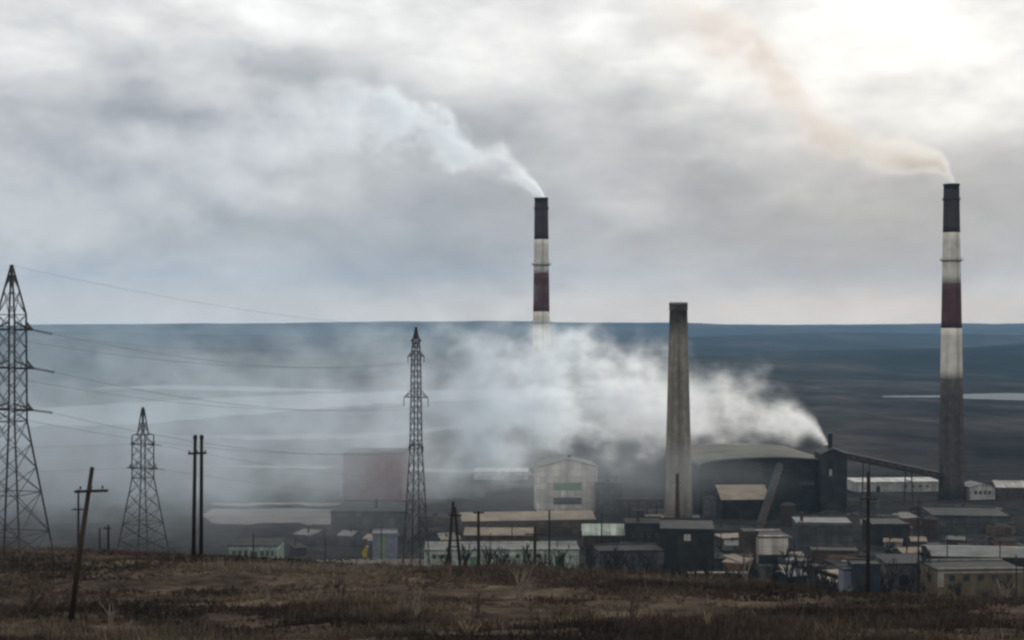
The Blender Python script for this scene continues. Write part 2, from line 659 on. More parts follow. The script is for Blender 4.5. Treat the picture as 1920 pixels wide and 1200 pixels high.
draped('pale_flat', 382, 648, 944, 949, SAND)
draped('pale_flat', 376, 655, 955, 984, SAND)
# ------------------------------------------------------------------ air
hz = MB().box(-9700, 9700, -9700, 9700, ZC - 105, ZC + 330)
hm = bpy.data.materials.new('pale air')
hm.use_nodes = True
t = NT(hm.node_tree)
t.n.clear()
pv = t.node('ShaderNodeVolumePrincipled')
pv.inputs['Color'].default_value = (.42, .70, 1.0, 1)
pv.inputs['Density'].default_value = 6.0e-5
pv.inputs['Density Attribute'].default_value = ''
pv.inputs['Anisotropy'].default_value = .1
ou = t.node('ShaderNodeOutputMaterial')
t.l.new(pv.outputs[0], ou.inputs['Volume'])
haze = hz.build('haze', hm)
haze['kind'] = 'stuff'


def plume(name, label, path, color, nscale, amp, sharp, step, aniso=.25, warm=None, wisp=4.0):
    """path rows: (px, py, D, half height px, half depth m, density); x must fall steadily"""
    P = [at(a, b, D) for a, b, D, _, _, _ in path]
    xs = [p.x for p in P]
    x0, x1 = xs[0], xs[-1]
    hh = [r[3] / F * r[2] for r in path]
    hd = [r[4] for r in path]
    de = [r[5] for r in path]
    S = [(x0 - x) / (x0 - x1) for x in xs]
    zmin = min(p.z for p in P) - 1; zmax = max(p.z for p in P) + 1
    ymin = min(p.y for p in P) - 1; ymax = max(p.y for p in P) + 1
    # body: swept tube a little larger than the smoke it holds
    n = 18
    mb = MB()
    SS = np.linspace(0, 1, 34) ** 1.5
    vs = []
    for s_ in SS:
        c = Vector((x0 + (x1 - x0) * s_, np.interp(s_, S, [p.y for p in P]), np.interp(s_, S, [p.z for p in P])))
        a = np.interp(s_, S, hd) * 1.25; b = np.interp(s_, S, hh) * 1.25
        for i in range(n):
            th = 2 * math.pi * i / n
            z = c.z + b * math.sin(th)
            yy = c.y + a * math.cos(th)
            vs.append((c.x, yy, z))
    fs = []
    for k in range(len(SS) - 1):
        fs += [(k * n + i, k * n + (i + 1) % n, (k + 1) * n + (i + 1) % n, (k + 1) * n + i) for i in range(n)]
    fs += [tuple(range(n - 1, -1, -1)), tuple(range(len(vs) - n, len(vs)))]
    mb.add(vs, fs)
    m = bpy.data.materials.new(name)
    m.use_nodes = True
    t = NT(m.node_tree)
    t.n.clear()
    co = t.node('ShaderNodeTexCoord').outputs['Object']
    sp = t.node('ShaderNodeSeparateXYZ')
    t.l.new(co, sp.inputs[0])
    s = t.m('DIVIDE', t.m('SUBTRACT', x0, sp.outputs[0]), x0 - x1, clamp=True)
    def cv(vals, lo, hi):
        return t.m('MULTIPLY_ADD', t.curve(s, [(a, (v - lo) / (hi - lo)) for a, v in zip(S, vals)]), hi - lo, lo)
    zc = cv([p.z for p in P], zmin, zmax)
    yc = cv([p.y for p in P], ymin, ymax)
    h = cv(hh, 0, max(hh))
    dd = cv(hd, 0, max(hd))
    lg = [math.log10(v) for v in de]
    den = t.m('POWER', 10.0, cv(lg, min(lg) - .01, max(lg) + .01))
    a = t.m('DIVIDE', t.m('SUBTRACT', sp.outputs[2], zc), h)
    b = t.m('DIVIDE', t.m('SUBTRACT', sp.outputs[1], yc), dd)
    r = t.m('SQRT', t.m('ADD', t.m('MULTIPLY', a, a), t.m('MULTIPLY', b, b)))
    nz = t.noise(t.vm('MULTIPLY', co, (.75, 1.0, 1.0)), nscale, 4, .62)
    q = t.m('ADD', t.m('SUBTRACT', .9, r), t.m('MULTIPLY', t.m('SUBTRACT', nz.outputs[0], .5), amp))
    q = t.m('MULTIPLY', q, sharp, clamp=True)
    q = t.m('MULTIPLY', q, q)
    # torn inner structure: the same noise thins the gaps between billows
    gap = t.m('MULTIPLY_ADD', t.m('SUBTRACT', nz.outputs[0], .36), wisp, .25, clamp=False)
    gap = t.m('MINIMUM', t.m('MAXIMUM', gap, .08), 1.6)
    dens = t.m('MULTIPLY', t.m('MULTIPLY', den, q), gap)
    pv = t.node('ShaderNodeVolumePrincipled')
    pv.inputs['Density Attribute'].default_value = ''
    pv.inputs['Anisotropy'].default_value = aniso
    t.l.new(dens, pv.inputs['Density'])
    if warm:
        t.l.new(t.ramp(s, warm), pv.inputs['Color'])
    else:
        pv.inputs['Color'].default_value = (*color, 1)
    ou = t.node('ShaderNodeOutputMaterial')
    t.l.new(pv.outputs[0], ou.inputs['Volume'])
    m.cycles.volume_step_rate = step
    o = mb.build(name, m)
    tag(o, label, 'smoke')
    return o


D_LEFT, D_RIGHT, D_MID = 840.0, 700.0, 554.0
plume('smoke_plume', 'white smoke plume trailing away from the banded chimney that stands in drifting smoke',
      [(1021, 374, 840, 10, 3.0, .45), (1012, 360, 840, 14, 4.4, .36), (985, 336, 840, 28, 8, .26), (945, 305, 840, 42, 12, .17), (880, 280, 842, 54, 15, .12),
       (800, 245, 845, 72, 20, .08), (700, 225, 850, 100, 28, .045), (560, 250, 856, 135, 38, .022), (380, 315, 864, 160, 48, .013), (150, 375, 872, 180, 56, .0095), (-250, 430, 880, 200, 66, .006)],
      (.90, .95, .995), .05, 2.3, 1.5, .32, aniso=.6)
plume('smoke_plume', 'tan smoke plume rising off the banded chimney beside the sloping conveyor',
      [(1793, 352, 700, 10, 2.6, .45), (1783, 333, 700, 19, 5, .50), (1762, 310, 700, 33, 8.5, .40), (1725, 296, 700, 42, 11, .28), (1660, 288, 701, 50, 14, .17), (1580, 266, 703, 64, 17, .10),
       (1500, 205, 706, 84, 20, .075), (1430, 120, 710, 100, 26, .058), (1340, 60, 714, 108, 31, .040), (1220, 20, 718, 100, 34, .010)],
      (.9, .8, .7), .06, 1.5, 1.4, .30, aniso=.5, wisp=2.6,
      warm=[(0, (.99, .98, .95)), (.05, (.985, .95, .88)), (.2, (.985, .955, .91)), (.33, (.96, .90, .82)), (.5, (.86, .75, .66)), (1, (.87, .79, .73))])
plume('smoke_plume', 'thick white smoke pouring from the smelter roof and spreading low across the works',
      [(1556, 842, 690, 5, 2.5, .35), (1545, 826, 690, 18, 6, .25), (1515, 803, 690, 44, 11, .11), (1460, 784, 690, 76, 16, .075), (1400, 766, 690, 100, 18, .065), (1330, 768, 692, 104, 20, .065), (1250, 760, 697, 122, 24, .07),
       (1100, 738, 705, 155, 32, .085), (950, 752, 712, 200, 48, .05), (800, 780, 690, 245, 100, .016), (600, 798, 645, 295, 175, .0068), (300, 800, 620, 315, 205, .0054), (-250, 800, 620, 325, 215, .0050)],
      (.97, .98, .99), .05, 2.2, 1.25, .18, aniso=.64, wisp=4.6,
      warm=[(0, (.99, .993, .99)), (.1, (.975, .985, .99)), (.2, (.955, .975, .99)), (.4, (.87, .935, .985)), (.65, (.78, .88, .965)), (1, (.76, .87, .96))])

plume('smoke_drift', 'thin grey smoke lying low over the flats between the squat pylon and the plain stack',
      [(1500, 905, 560, 30, 20, .0008), (1400, 895, 560, 70, 32, .0085), (1280, 885, 545, 105, 45, .0110), (1120, 880, 525, 140, 65, .0095), (900, 885, 500, 170, 90, .0080), (700, 895, 480, 185, 105, .0070), (300, 900, 460, 195, 120, .0062), (-250, 900, 455, 200, 125, .0055)],
      (.90, .94, .97), .03, 1.2, 1.2, .5, aniso=.3, wisp=2.0)
# ------------------------------------------------------------------ shared materials
M = {}
M['steel'] = pmat('weathered galvanised steel', (.085, .085, .09), (.045, .042, .042), 1.2, .7, metal=.2)
M['rust'] = pmat('rusty steel', (.075, .045, .033), (.04, .03, .026), 1.0, .85)
M['wood'] = pmat('tarred pole timber', (.040, .031, .026), (.022, .018, .016), 3.0, .95, stretch=(1, 1, .1))
M['wood_old'] = pmat('old brown pole timber', (.062, .044, .034), (.03, .023, .019), 3.0, .95, stretch=(1, 1, .1))
M['porcelain'] = pmat('insulator glaze', (.10, .10, .095), (.06, .06, .06), 4, .4)
M['wire'] = pmat('conductor', (.20, .20, .21), (.16, .16, .17), 1, .7)
M['band_dark'] = pmat('sooty dark red paint', (.078, .052, .050), (.052, .040, .039), .25, .85, streak=(.45, (.036, .030, .029), .6))
M['band_red'] = pmat('faded maroon paint', (.125, .052, .052), (.085, .042, .043), .25, .85, streak=(.4, (.05, .034, .033), .6))
M['band_white'] = pmat('dirty white paint', (.78, .74, .66), (.64, .60, .52), .2, .85, streak=(.45, (.40, .34, .27), .6), dirt=(.12, (.45, .40, .33), .5))
M['band_base'] = pmat('bare shaft brickwork', (.11, .092, .080), (.068, .060, .054), .35, .95, streak=(.4, (.035, .03, .027), .6), bump=.2)
M['concrete_stack'] = pmat('smoked brick stack', (.33, .29, .23), (.22, .195, .155), .3, .95, streak=(.5, (.11, .10, .085), .85), dirt=(.1, (.16, .145, .125), .6), bump=.2)
M['gallery'] = pmat('gallery steel', (.055, .050, .045), (.035, .033, .03), 1, .8)
M['beige'] = pmat('stained beige render', (.62, .57, .50), (.50, .455, .40), .12, .9, streak=(.3, (.17, .15, .13), .6), dirt=(.08, (.20, .18, .16), .5), seam=(3.0, 2.8))
M['cream'] = pmat('cream plaster', (.36, .335, .29), (.25, .225, .19), .5, .9, streak=(.8, (.16, .13, .10), .6))
M['ochre'] = pmat('faded ochre plaster', (.165, .130, .080), (.11, .088, .058), .6, .9, streak=(.9, (.07, .055, .04), .6))
M['mint'] = pmat('mint painted panels', (.34, .41, .33), (.24, .29, .24), .3, .85, streak=(.6, (.16, .17, .14), .6), seam=(1.8, 4.0))
M['mint_pale'] = pmat('pale mint sheet', (.50, .55, .47), (.36, .39, .34), .3, .7, streak=(.5, (.2, .2, .17), .5), dirt=(.25, (.19, .20, .17), .6), seam=(2.2, 4.0))
M['brickred'] = pmat('dull red cladding', (.20, .070, .070), (.135, .055, .057), .15, .85, streak=(.35, (.07, .04, .04), .6), seam=(3.0, 3.0))
M['darkwall'] = pmat('soot black cladding', (.043, .044, .042), (.026, .027, .027), .12, .85, streak=(.3, (.020, .020, .020), .6), dirt=(.2, (.062, .055, .047), .5), seam=(3.0, 2.4))
M['greywall'] = pmat('grey block wall', (.105, .105, .105), (.066, .067, .068), .2, .9, streak=(.5, (.045, .045, .046), .6), seam=(2.4, 2.2))
M['brownwall'] = pmat('brown brick wall', (.105, .072, .055), (.062, .046, .038), .25, .95, streak=(.5, (.04, .033, .028), .6), dirt=(.3, (.14, .115, .095), .6), seam=(3.2, 2.6))
M['pinkwall'] = pmat('grey pink concrete', (.135, .112, .105), (.09, .078, .074), .3, .95, dirt=(.3, (.05, .045, .042), .6))
M['white'] = pmat('white painted wall', (.52, .505, .47), (.38, .365, .34), .15, .85, streak=(.4, (.28, .25, .21), .6), dirt=(.2, (.3, .27, .23), .6), seam=(2.6, 4.0))
M['roof_dark'] = pmat('tarred felt roof', (.050, .049, .047), (.031, .031, .030), .2, .9, dirt=(.08, (.085, .078, .066), .6))
M['roof_grey'] = pmat('grey slate sheet roof', (.20, .198, .19), (.135, .132, .128), .2, .85, dirt=(.12, (.09, .085, .078), .6))
M['roof_tan'] = pmat('dusty tan roof', (.30, .245, .19), (.21, .175, .14), .2, .9, dirt=(.15, (.12, .1, .085), .5))
M['roof_dust'] = pmat('dust grey smelter roof', (.155, .150, .125), (.10, .098, .086), .05, .95, dirt=(.05, (.07, .068, .062), .6))
M['green_panel'] = pmat('green painted panel', (.11, .22, .135), (.08, .16, .10), .4, .8)
M['dark_panel'] = pmat('dark glazing strip', (.06, .06, .062), (.035, .035, .037), .6, .5)
M['glass'] = pmat('dark window glass', (.034, .034, .036), (.022, .022, .024), .8, .3, spec=.5)
M['frame'] = pmat('window frame', (.11, .10, .09), (.075, .068, .06), 1, .9)
M['blue'] = pmat('dark blue steel', (.036, .044, .058), (.026, .030, .038), .4, .7)
M['bluegrey'] = pmat('blue grey panel', (.20, .21, .25), (.15, .155, .19), .5, .8)
M['sage'] = pmat('sage green panel', (.20, .26, .17), (.15, .19, .13), .5, .8)
M['yellow'] = pmat('yellow paint', (.52, .40, .045), (.38, .29, .04), .8, .7, streak=(1.5, (.2, .14, .04), .5))
M['fence'] = pmat('streaked pale concrete', (.46, .39, .32), (.34, .29, .24), .5, .95, streak=(1.0, (.2, .16, .13), .5))  # the concrete's own pale colour with darker vertical streaks
M['orange'] = pmat('rusty orange sheet', (.21, .12, .072), (.13, .08, .055), .6, .9)
M['slab'] = pmat('broken pale slab', (.44, .38, .29), (.33, .28, .22), .8, .95)


# ------------------------------------------------------------------ lattice pylons
def pylon(label, px, D, theta, levels, panels, rings, arms, leg_r, brace_r, apex, arm_k=1.5, base_z=None):
    """levels: (pixel row, half diagonal in px).  theta: turn of the square section"""
    s = D / F
    x0 = (px - 960) * s
    root = thing('lattice_pylon', label, 'pylon', (x0, D, base_z), theta)
    rows = [l[0] for l in levels]; rad = [l[1] * s for l in levels]

    def zz(row):
        return ZC - (row - 600) * s - base_z

    def corner(i, row):
        r = float(np.interp(row, rows, rad))
        a = math.pi / 4 + i * math.pi / 2
        return Vector((r * math.cos(a), r * math.sin(a), zz(row)))
    for i in range(4):
        mb = MB()
        pts = [corner(i, r) for r in rows]
        for a, b in zip(pts[:-1], pts[1:]):
            mb.bar(a, b, leg_r)
        mb.build('leg', M['steel'], root)
    for ra, rb in zip(panels[:-1], panels[1:]):
        for i in range(4):
            j = (i + 1) % 4
            MB().bar(corner(i, ra), corner(j, rb), brace_r, 3).build('brace', M['steel'], root)
            MB().bar(corner(j, ra), corner(i, rb), brace_r, 3).build('brace', M['steel'], root)
    for row in rings:
        mb = MB()
        for i in range(4):
            mb.bar(corner(i, row), corner((i + 1) % 4, row), brace_r * 1.25)
        mb.build('ring_beam', M['steel'], root)
    MB().box(-.12, .12, -.12, .12, zz(apex) - .1, zz(apex) + .25).build('peak_cap', M['steel'], root)
    tips = []
    for row, ln, up, ins in arms:
        for sg in (-1, 1):
            tip = Vector((sg * ln * s, 0, zz(row)))
            r = float(np.interp(row, rows, rad)) * .7071
            mb = MB()
            for yy in (-r, r):
                mb.bar((sg * r, yy, zz(row)), tip, brace_r * arm_k)
                mb.bar((sg * r, yy, zz(row - up)), tip, brace_r * arm_k * .7)
            for q in (.35, .7):
                a = Vector((sg * r, -r, zz(row))).lerp(tip, q); b = Vector((sg * r, r, zz(row))).lerp(tip, q)
                mb.bar(a, b, brace_r)
                mb.bar(a, Vector((sg * r, -r, zz(row - up))).lerp(tip, q), brace_r)
                mb.bar(b, Vector((sg * r, r, zz(row - up))).lerp(tip, q), brace_r)
            arm = mb.build('cross_arm', M['steel'], root)
            if ins:
                end = tip + Vector((sg * ins[0] * s, ins[2], -ins[1] * s))
                n = 9
                im = MB()
                for k in range(n):
                    a = tip.lerp(end, (k + .1) / n); b = tip.lerp(end, (k + .75) / n)
                    im.bar(a, b, .09 * max(1, arm_k / 2), 6, .05)
                im.bar(tip, end, .025, 4)
                im.build('insulator_string', M['porcelain'], arm)
                tips.append((row, sg, root.location + Matrix.Rotation(theta, 3, 'Z') @ end))
            else:
                tips.append((row, sg, root.location + Matrix.Rotation(theta, 3, 'Z') @ tip))
    for i in range(4):
        c = corner(i, rows[-1])
        MB().box(c.x - .35, c.x + .35, c.y - .35, c.y + .35, c.z - 2.5, c.z - .1).build('footing', M['greywall'], root)
    top = root.location + Vector((0, 0, zz(apex) + .2))
    return root, top, tips


def feet(px, D, row_guess):
    """pixel row at which a thing at this distance touches the ground"""
    return 600 + (ZC - gz((px - 960) / F * D, D)) / D * F


DA = 118.0
ra = feet(22, DA, 0)
py_a, top_a, tips_a = pylon('big dark lattice pylon with three cross arms on the brown brow beside the leaning pole', 22, DA, R(-15), [(502, 2.5), (590, 26), (790, 27.5), (ra, 80)],
                            [512, 545, 590, 618, 654, 690, 729, 768, 790, 833, 878, 925, 1000, ra], [590, 618, 690, 768, 790, 925, 1000],
                            [(618, 44, 14, (30, 8, .9)), (690, 46, 14, (32, 8, .9)), (768, 44, 12, (30, 6, .9))], .08, .036, 502, arm_k=3.4, base_z=gz((22 - 960) / F * DA, DA) - .3)
DB = 176.0
rb = feet(780, DB, 0)
py_b, top_b, tips_b = pylon('tall slim lattice pylon rising in front of the dull red hall', 780, DB, R(-24), [(617, 1.5), (640, 6.5), (668, 9), (735, 10), (842, 12), (rb, 31)],
                            [622, 640, 655, 668, 690, 712, 735, 757, 779, 800, 821, 842, 878, 914, 955, 1000, 1045, rb], [640, 668, 735, 745, 833, 842, 955],
                            [(640, 11, 6, None), (668, 17, 8, (0, 11, 0)), (745, 25, 13, (1, 17, 0)), (838, 15, 8, (0, 8, 0))], .075, .038, 617, base_z=gz((780 - 960) / F * DB, DB) - .3)
DC = 232.0
rc = feet(268, DC, 0)
py_c, top_c, tips_c = pylon('squat lattice pylon with splayed legs beside the twin wooden poles', 268, DC, R(-20), [(766, 2), (790, 6), (813, 10), (816, 20), (896, 20), (1030, 47), (rc, 60)],
                            [768, 790, 813, 833, 855, 878, 896, 925, 955, 982, 1010, 1035, rc], [815, 833, 878, 896, 980],
                            [(833, 26, 12, (8, 2, .8)), (878, 32, 12, (10, 2, .8))], .10, .05, 766, base_z=gz((268 - 960) / F * DC, DC) - .3)


# ------------------------------------------------------------------ wires
def wire(a, b, sag, label, group, r=.013, n=22):
    pts = []
    for k in range(n + 1):
        t_ = k / n
        p = Vector(a).lerp(Vector(b), t_)
        p.z -= sag * 4 * t_ * (1 - t_)
        pts.append(p)
    o = MB().tube(pts, r, 4).build('power_wire', M['wire'])
    return tag(o, label, 'wire', group)


g1 = 'wires between the two tall pylons'
l1 = 'thin sagging wire strung from the big dark pylon to the tall slim pylon'
ta = {(r_, sg): p for r_, sg, p in tips_a}
tb = {(r_, sg): p for r_, sg, p in tips_b}
tcx = {(r_, sg): p for r_, sg, p in tips_c}
wire(top_a, top_b, .9, 'thin earth wire running from the peak of the big dark pylon to the slim pylon', None, .010)
for (ra_, rb_) in ((618, 668), (690, 745), (768, 838)):
    wire(ta[(ra_, 1)], tb[(rb_, 1)], 1.6, l1, g1)
    wire(ta[(ra_, -1)], tb[(rb_, -1)], 1.6, l1, g1)
g2 = 'wires leading away from the squat pylon'
for rr in (833, 878):
    wire(tcx[(rr, -1)], tcx[(rr, -1)] + Vector((-95, -70, 8)), 1.6, 'thin wire leaving the squat pylon towards the big dark pylon side', 'wires from the squat pylon', .015)
    wire(tcx[(rr, 1)], tcx[(rr, 1)] + Vector((60, 260, -32)), 4, 'thin wire leaving the squat pylon towards the works', 'wires from the squat pylon to the works', .015)


# ------------------------------------------------------------------ wooden poles
def pole(label, top, base_px, D, arm=None, r=.13, mat='wood', kind='utility_pole', ins=3, group=None, py_base=None):
    """top: pixel of the tip; base_px: pixel column where it stands"""
    b = Vector(((base_px - 960) / F * D, D, 0))
    b.z = gz(b.x, b.y)
    T = at(top[0], top[1], D) - b
    root = thing(kind, label, 'pole', b, 0, group)
    MB().tube([Vector((0, 0, -.6)) - T * .04, T * .5, T], [r * 1.15, r, r * .82], 8).build('mast', M[mat], root, True)
    ax = T.normalized()
    if arm:
        for (ya, xa, xb, tilt) in arm:
            A = at(xa, ya - tilt, D) - b + Vector((0, -r - .06, 0)); B = at(xb, ya + tilt, D) - b + Vector((0, -r - .06, 0))
            ar = MB().bar(A, B, .095).build('cross_arm', M[mat], root)
            if ins:
                for k in range(ins):
                    p = A.lerp(B, (k + .5) / ins if ins > 1 else .5) + ax * .09
                    MB().lathe([(.02, 0), (.05, .05), (.06, .12), (.03, .2)], 6, p.x, p.y).build('insulator', M['porcelain'], ar).location.z = p.z
    return root, b, T


pole('leaning wooden pole with one cross arm, standing alone on the brown heath', (173, 876), 130, 75, [(920, 142, 204, -1)], .135, 'wood_old')
pole('thin upright pole behind the leaning pole', (147, 918), 147, 168, [(955, 136, 158, 0)], .13, ins=2)
pole('short stubby pole between the leaning pole and the squat pylon', (203, 984), 203, 168, [(990, 195, 209, 0)], .16, ins=2)
pole('short pole with a small cross arm beside the stubby pole', (187, 990), 187, 176, None, .12)
# twin pole portal
Dp = 131.0
b = Vector(((371 - 960) / F * Dp, Dp, 0)); b.z = gz(b.x, b.y)
tw = thing('twin_pole_portal', 'pair of dark wooden poles joined by a short cross arm on the brow', 'pole', b)
for (xa, xb) in ((362.5, 366), (377, 378)):
    lo = at(xa, feet(371, Dp, 0) + 8, Dp) - b; hi = at(xb, 823, Dp) - b
    MB().tube([lo, lo.lerp(hi, .5), hi], [.19, .17, .15], 8).build('mast', M['wood'], tw, True)
    MB().lathe([(.2, 0), (.2, .25), (.05, .4)], 8, hi.x, hi.y).build('pole_cap', M['wood'], tw).location.z = hi.z
A = at(354, 850, Dp) - b + Vector((0, -.25, 0)); B = at(388, 849, Dp) - b + Vector((0, -.25, 0))
ar = MB().bar(A, B, .13).build('cross_arm', M['wood'], tw)
for k in range(3):
    p = A.lerp(B, .06 + .44 * k)
    MB().lathe([(.03, 0), (.08, .07), (.05, .3)], 6, p.x, p.y).build('insulator', M['porcelain'], ar).location.z = p.z
# A frame
Df = 168.0
b = Vector(((851 - 960) / F * Df, Df, 0)); b.z = gz(b.x, b.y)
af = thing('a_frame_pole', 'dark wooden A frame pole with two spread legs beside the slim pylon', 'pole', b)
fy = feet(851, Df, 0) + 5
hi = at(850, 944, Df) - b
MB().tube([at(834, fy, Df) - b, hi + Vector((0, 0, .2))], [.2, .17], 8).build('mast', M['wood'], af, True)
MB().tube([at(868, fy, Df) - b, at(853, 950, Df) - b], [.2, .16], 8).build('mast', M['wood'], af, True)
MB().bar(at(842, 966, Df) - b + Vector((0, -.3, 0)), at(866, 966, Df) - b + Vector((0, -.3, 0)), .12).build('cross_arm', M['wood'], af)
MB().bar(at(840, 1025, Df) - b, at(862, 1025, Df) - b, .09).build('tie_beam', M['wood'], af)

pole('thick dark pole with a T shaped head beside the wooden A frame', (897, 958), 898, 172, [(961, 887, 908, 0)], .2)
pole('stout dark pole with a cross arm in front of the mint hall', (1003, 986), 1003, 172, [(1001, 984, 1021, 0), (1013, 992, 1014, 0)], .2)
pole('slender pole rising in front of the beige building with the green band', (1030, 956), 1030, 190, None, .14)
pole('slender pole standing behind the pale mint hut', (1128, 961), 1128, 480, None, .25)
pole('tall bare pole standing before the dark blue shed', (1628, 884), 1627, 112, [(936, 1612, 1644, 0)], .15, ins=3)
pole('dark pole on the slope near the ochre building', (1722, 944), 1722, 330, [(962, 1708, 1736, 0)], .2, ins=2)
pole('short dark pole leaning by the ochre building', (1905, 1040), 1908, 250, None, .14)
pole('brown steel post standing at the foot of the plain tapering stack', (1270, 888), 1270, 520, [(905, 1262, 1278, 0)], .75, 'rust', ins=0)
pole('grey post in front of the tan roofed shed', (1394, 1040), 1396, 250, None, .12, 'wood_old')


# ------------------------------------------------------------------ chimneys
def stack_bands(root, D, y_top, rows, mats, r_top, r_base, base_row, zb, names):
    s = D / F
    def rad(row):
        return (r_top + (r_base - r_top) * (row - y_top) / (base_row - y_top)) * s
    def zz(row):
        return ZC - (row - 600) * s - zb
    for k, (a, b_) in enumerate(zip(rows[:-1], rows[1:])):
        n = 6
        prof = [(rad(mix_(b_, a, i / n)), zz(mix_(b_, a, i / n))) for i in range(n + 1)]
        if k == 0:
            ri = rad(a)
            prof += [(ri + .25, zz(a) - .8), (ri + .25, zz(a)), (ri - .7, zz(a)), (ri - .9, zz(a) - 6)]
        o = MB().lathe(prof, 40, cap=True).build(names[k], M[mats[k]], root, False)
        for p in o.data.polygons:
            p.use_smooth = len(p.vertices) == 4
    return rad, zz


def gallery(root, rad, zz, row, wide=1.3):
    r = rad(row)
    gal = MB().lathe([(r + .02, zz(row) - .35), (r + wide, zz(row)), (r + wide, zz(row) + .15), (r + .02, zz(row) + .15)], 32).build('gallery', M['gallery'], root)
    rl = MB()
    n = 20
    for k in range(n):
        t_ = 2 * math.pi * k / n
        c_, s_ = math.cos(t_), math.sin(t_)
        rl.bar(((r + wide - .05) * c_, (r + wide - .05) * s_, zz(row)), ((r + wide - .05) * c_, (r + wide - .05) * s_, zz(row) + 1.2), .05)
    for h in (.6, 1.2):
        pts = [((r + wide - .05) * math.cos(2 * math.pi * k / 32), (r + wide - .05) * math.sin(2 * math.pi * k / 32), zz(row) + h) for k in range(33)]
        for a, b_ in zip(pts[:-1], pts[1:]):
            rl.bar(a, b_, .05, 4, caps=False)
    rl.build('railing', M['gallery'], gal)


def ladder(root, rad, zz, r0, r1, ang):
    mb = MB()
    for off in (-.3, .3):
        pts = []
        for k in range(9):
            row = mix_(r0, r1, k / 8)
            r = rad(row) + .28
            pts.append((r * math.cos(ang) - off * math.sin(ang), r * math.sin(ang) + off * math.cos(ang), zz(row)))
        mb.tube(pts, .05, 4)
    n = 60
    for k in range(n):
        row = mix_(r0, r1, (k + .5) / n)
        r = rad(row) + .28
        a = Vector((r * math.cos(ang) + .3 * math.sin(ang), r * math.sin(ang) - .3 * math.cos(ang), zz(row)))
        c = Vector((r * math.cos(ang) - .3 * math.sin(ang), r * math.sin(ang) + .3 * math.cos(ang), zz(row)))
        mb.bar(a, c, .035)
    mb.build('ladder', M['gallery'], root)


zb = gz((1784 - 960) / F * D_RIGHT, D_RIGHT)
br = feet(1784, D_RIGHT, 0)
ch = thing('banded_chimney', 'tall chimney with maroon and white bands beside the sloping conveyor', 'chimney', ((1784 - 960) / F * D_RIGHT, D_RIGHT, zb))
rad_, zz_ = stack_bands(ch, D_RIGHT, 345, [345, 436, 531, 615, 709, br + 6], ['band_dark', 'band_white', 'band_red', 'band_white', 'band_base'], 14.2, 24, br, zb,
                        ['dark_band', 'white_band', 'dark_band', 'white_band', 'shaft_base'])
for row, wd in ((375, .5), (489, 1.1)):
    gallery(ch, rad_, zz_, row, wd)
ladder(ch, rad_, zz_, 350, br, R(-70))
zb = gz((1015 - 960) / F * D_LEFT, D_LEFT)
br = feet(1015, D_LEFT, 0)
ch = thing('banded_chimney', 'tall chimney with maroon and white bands standing in the drifting smoke', 'chimney', ((1015 - 960) / F * D_LEFT, D_LEFT, zb))
rad_, zz_ = stack_bands(ch, D_LEFT, 371, [371, 449, 512, 584, 660, br + 6], ['band_dark', 'band_white', 'band_red', 'band_white', 'band_base'], 12.6, 19.5, br, zb,
                        ['dark_band', 'white_band', 'dark_band', 'white_band', 'shaft_base'])
for row, wd in ((392, .5), (497, 1.3), (605, 1.3)):
    gallery(ch, rad_, zz_, row, wd)
ladder(ch, rad_, zz_, 376, br, R(-80))
zb = gz((1272 - 960) / F * D_MID, D_MID)
br = feet(1272, D_MID, 0)
ch = thing('tapering_chimney', 'plain grey brown tapering stack without bands in front of the thick roof smoke', 'chimney', ((1272 - 960) / F * D_MID, D_MID, zb))
rad_, zz_ = stack_bands(ch, D_MID, 568, [568, br + 6], ['concrete_stack'], 16.3, 27, br, zb, ['shaft'])
r_ = rad_(568)
MB().lathe([(r_ + .05, zz_(584)), (r_ + .22, zz_(580)), (r_ + .22, zz_(567)), (r_ - .5, zz_(567) + .02), (r_ - .6, zz_(572))], 40).build('crown', M['band_base'], ch)
for row in range(640, 960, 58):
    r_ = rad_(row)
    MB().lathe([(r_ - .02, zz_(row) - .12), (r_ + .07, zz_(row) - .12), (r_ + .07, zz_(row) + .12), (r_ - .02, zz_(row) + .12)], 40).build('hoop', M['concrete_stack'], ch)
ladder(ch, rad_, zz_, 572, br, R(-95))
# ------------------------------------------------------------------ works buildings
BIG = [(690, 990, 'the dark grey workshop'), (720, 1030, 'the blue grey kiosk'), (560, 1030, 'the concrete fence'), (930, 990, 'the long brown shed'), (880, 1015, 'the shorter brown shed'), (850, 1055, 'the long mint hall'), (1000, 1055, 'the long mint hall'), (930, 1055, 'the long mint hall'), (1142, 950, 'the smoke grey annex'), (1130, 1000, 'the pale mint hut'), (1180, 1050, 'the plain grey low hall'),
       (1210, 1010, 'the dark brick house'), (1272, 960, 'the plain tapering stack'), (1296, 1040, 'the dark windowless block'), (1400, 970, 'the tan roofed shed'), (1405, 1030, 'the brown brick wing'), (1450, 1030, 'the beige office'), (1550, 1010, 'the block of narrow windows'),
       (1570, 1050, 'the rusty orange band'), (1590, 1090, 'the blue grey locker'), (1626, 1090, 'the dark blue shed'), (1700, 1080, 'the grey pink garage'), (1672, 1000, 'the low black store'), (1690, 940, 'the long white house'), (1722, 1020, 'the dark slope pole'), (1830, 985, 'the wide grey store'), (1840, 1040, 'the long dark hall'), (1784, 940, 'the conveyor chimney')]


def near_big(px, py):
    return min(BIG, key=lambda a_: math.hypot(a_[0] - px, (a_[1] - py) * 1.5))[2]


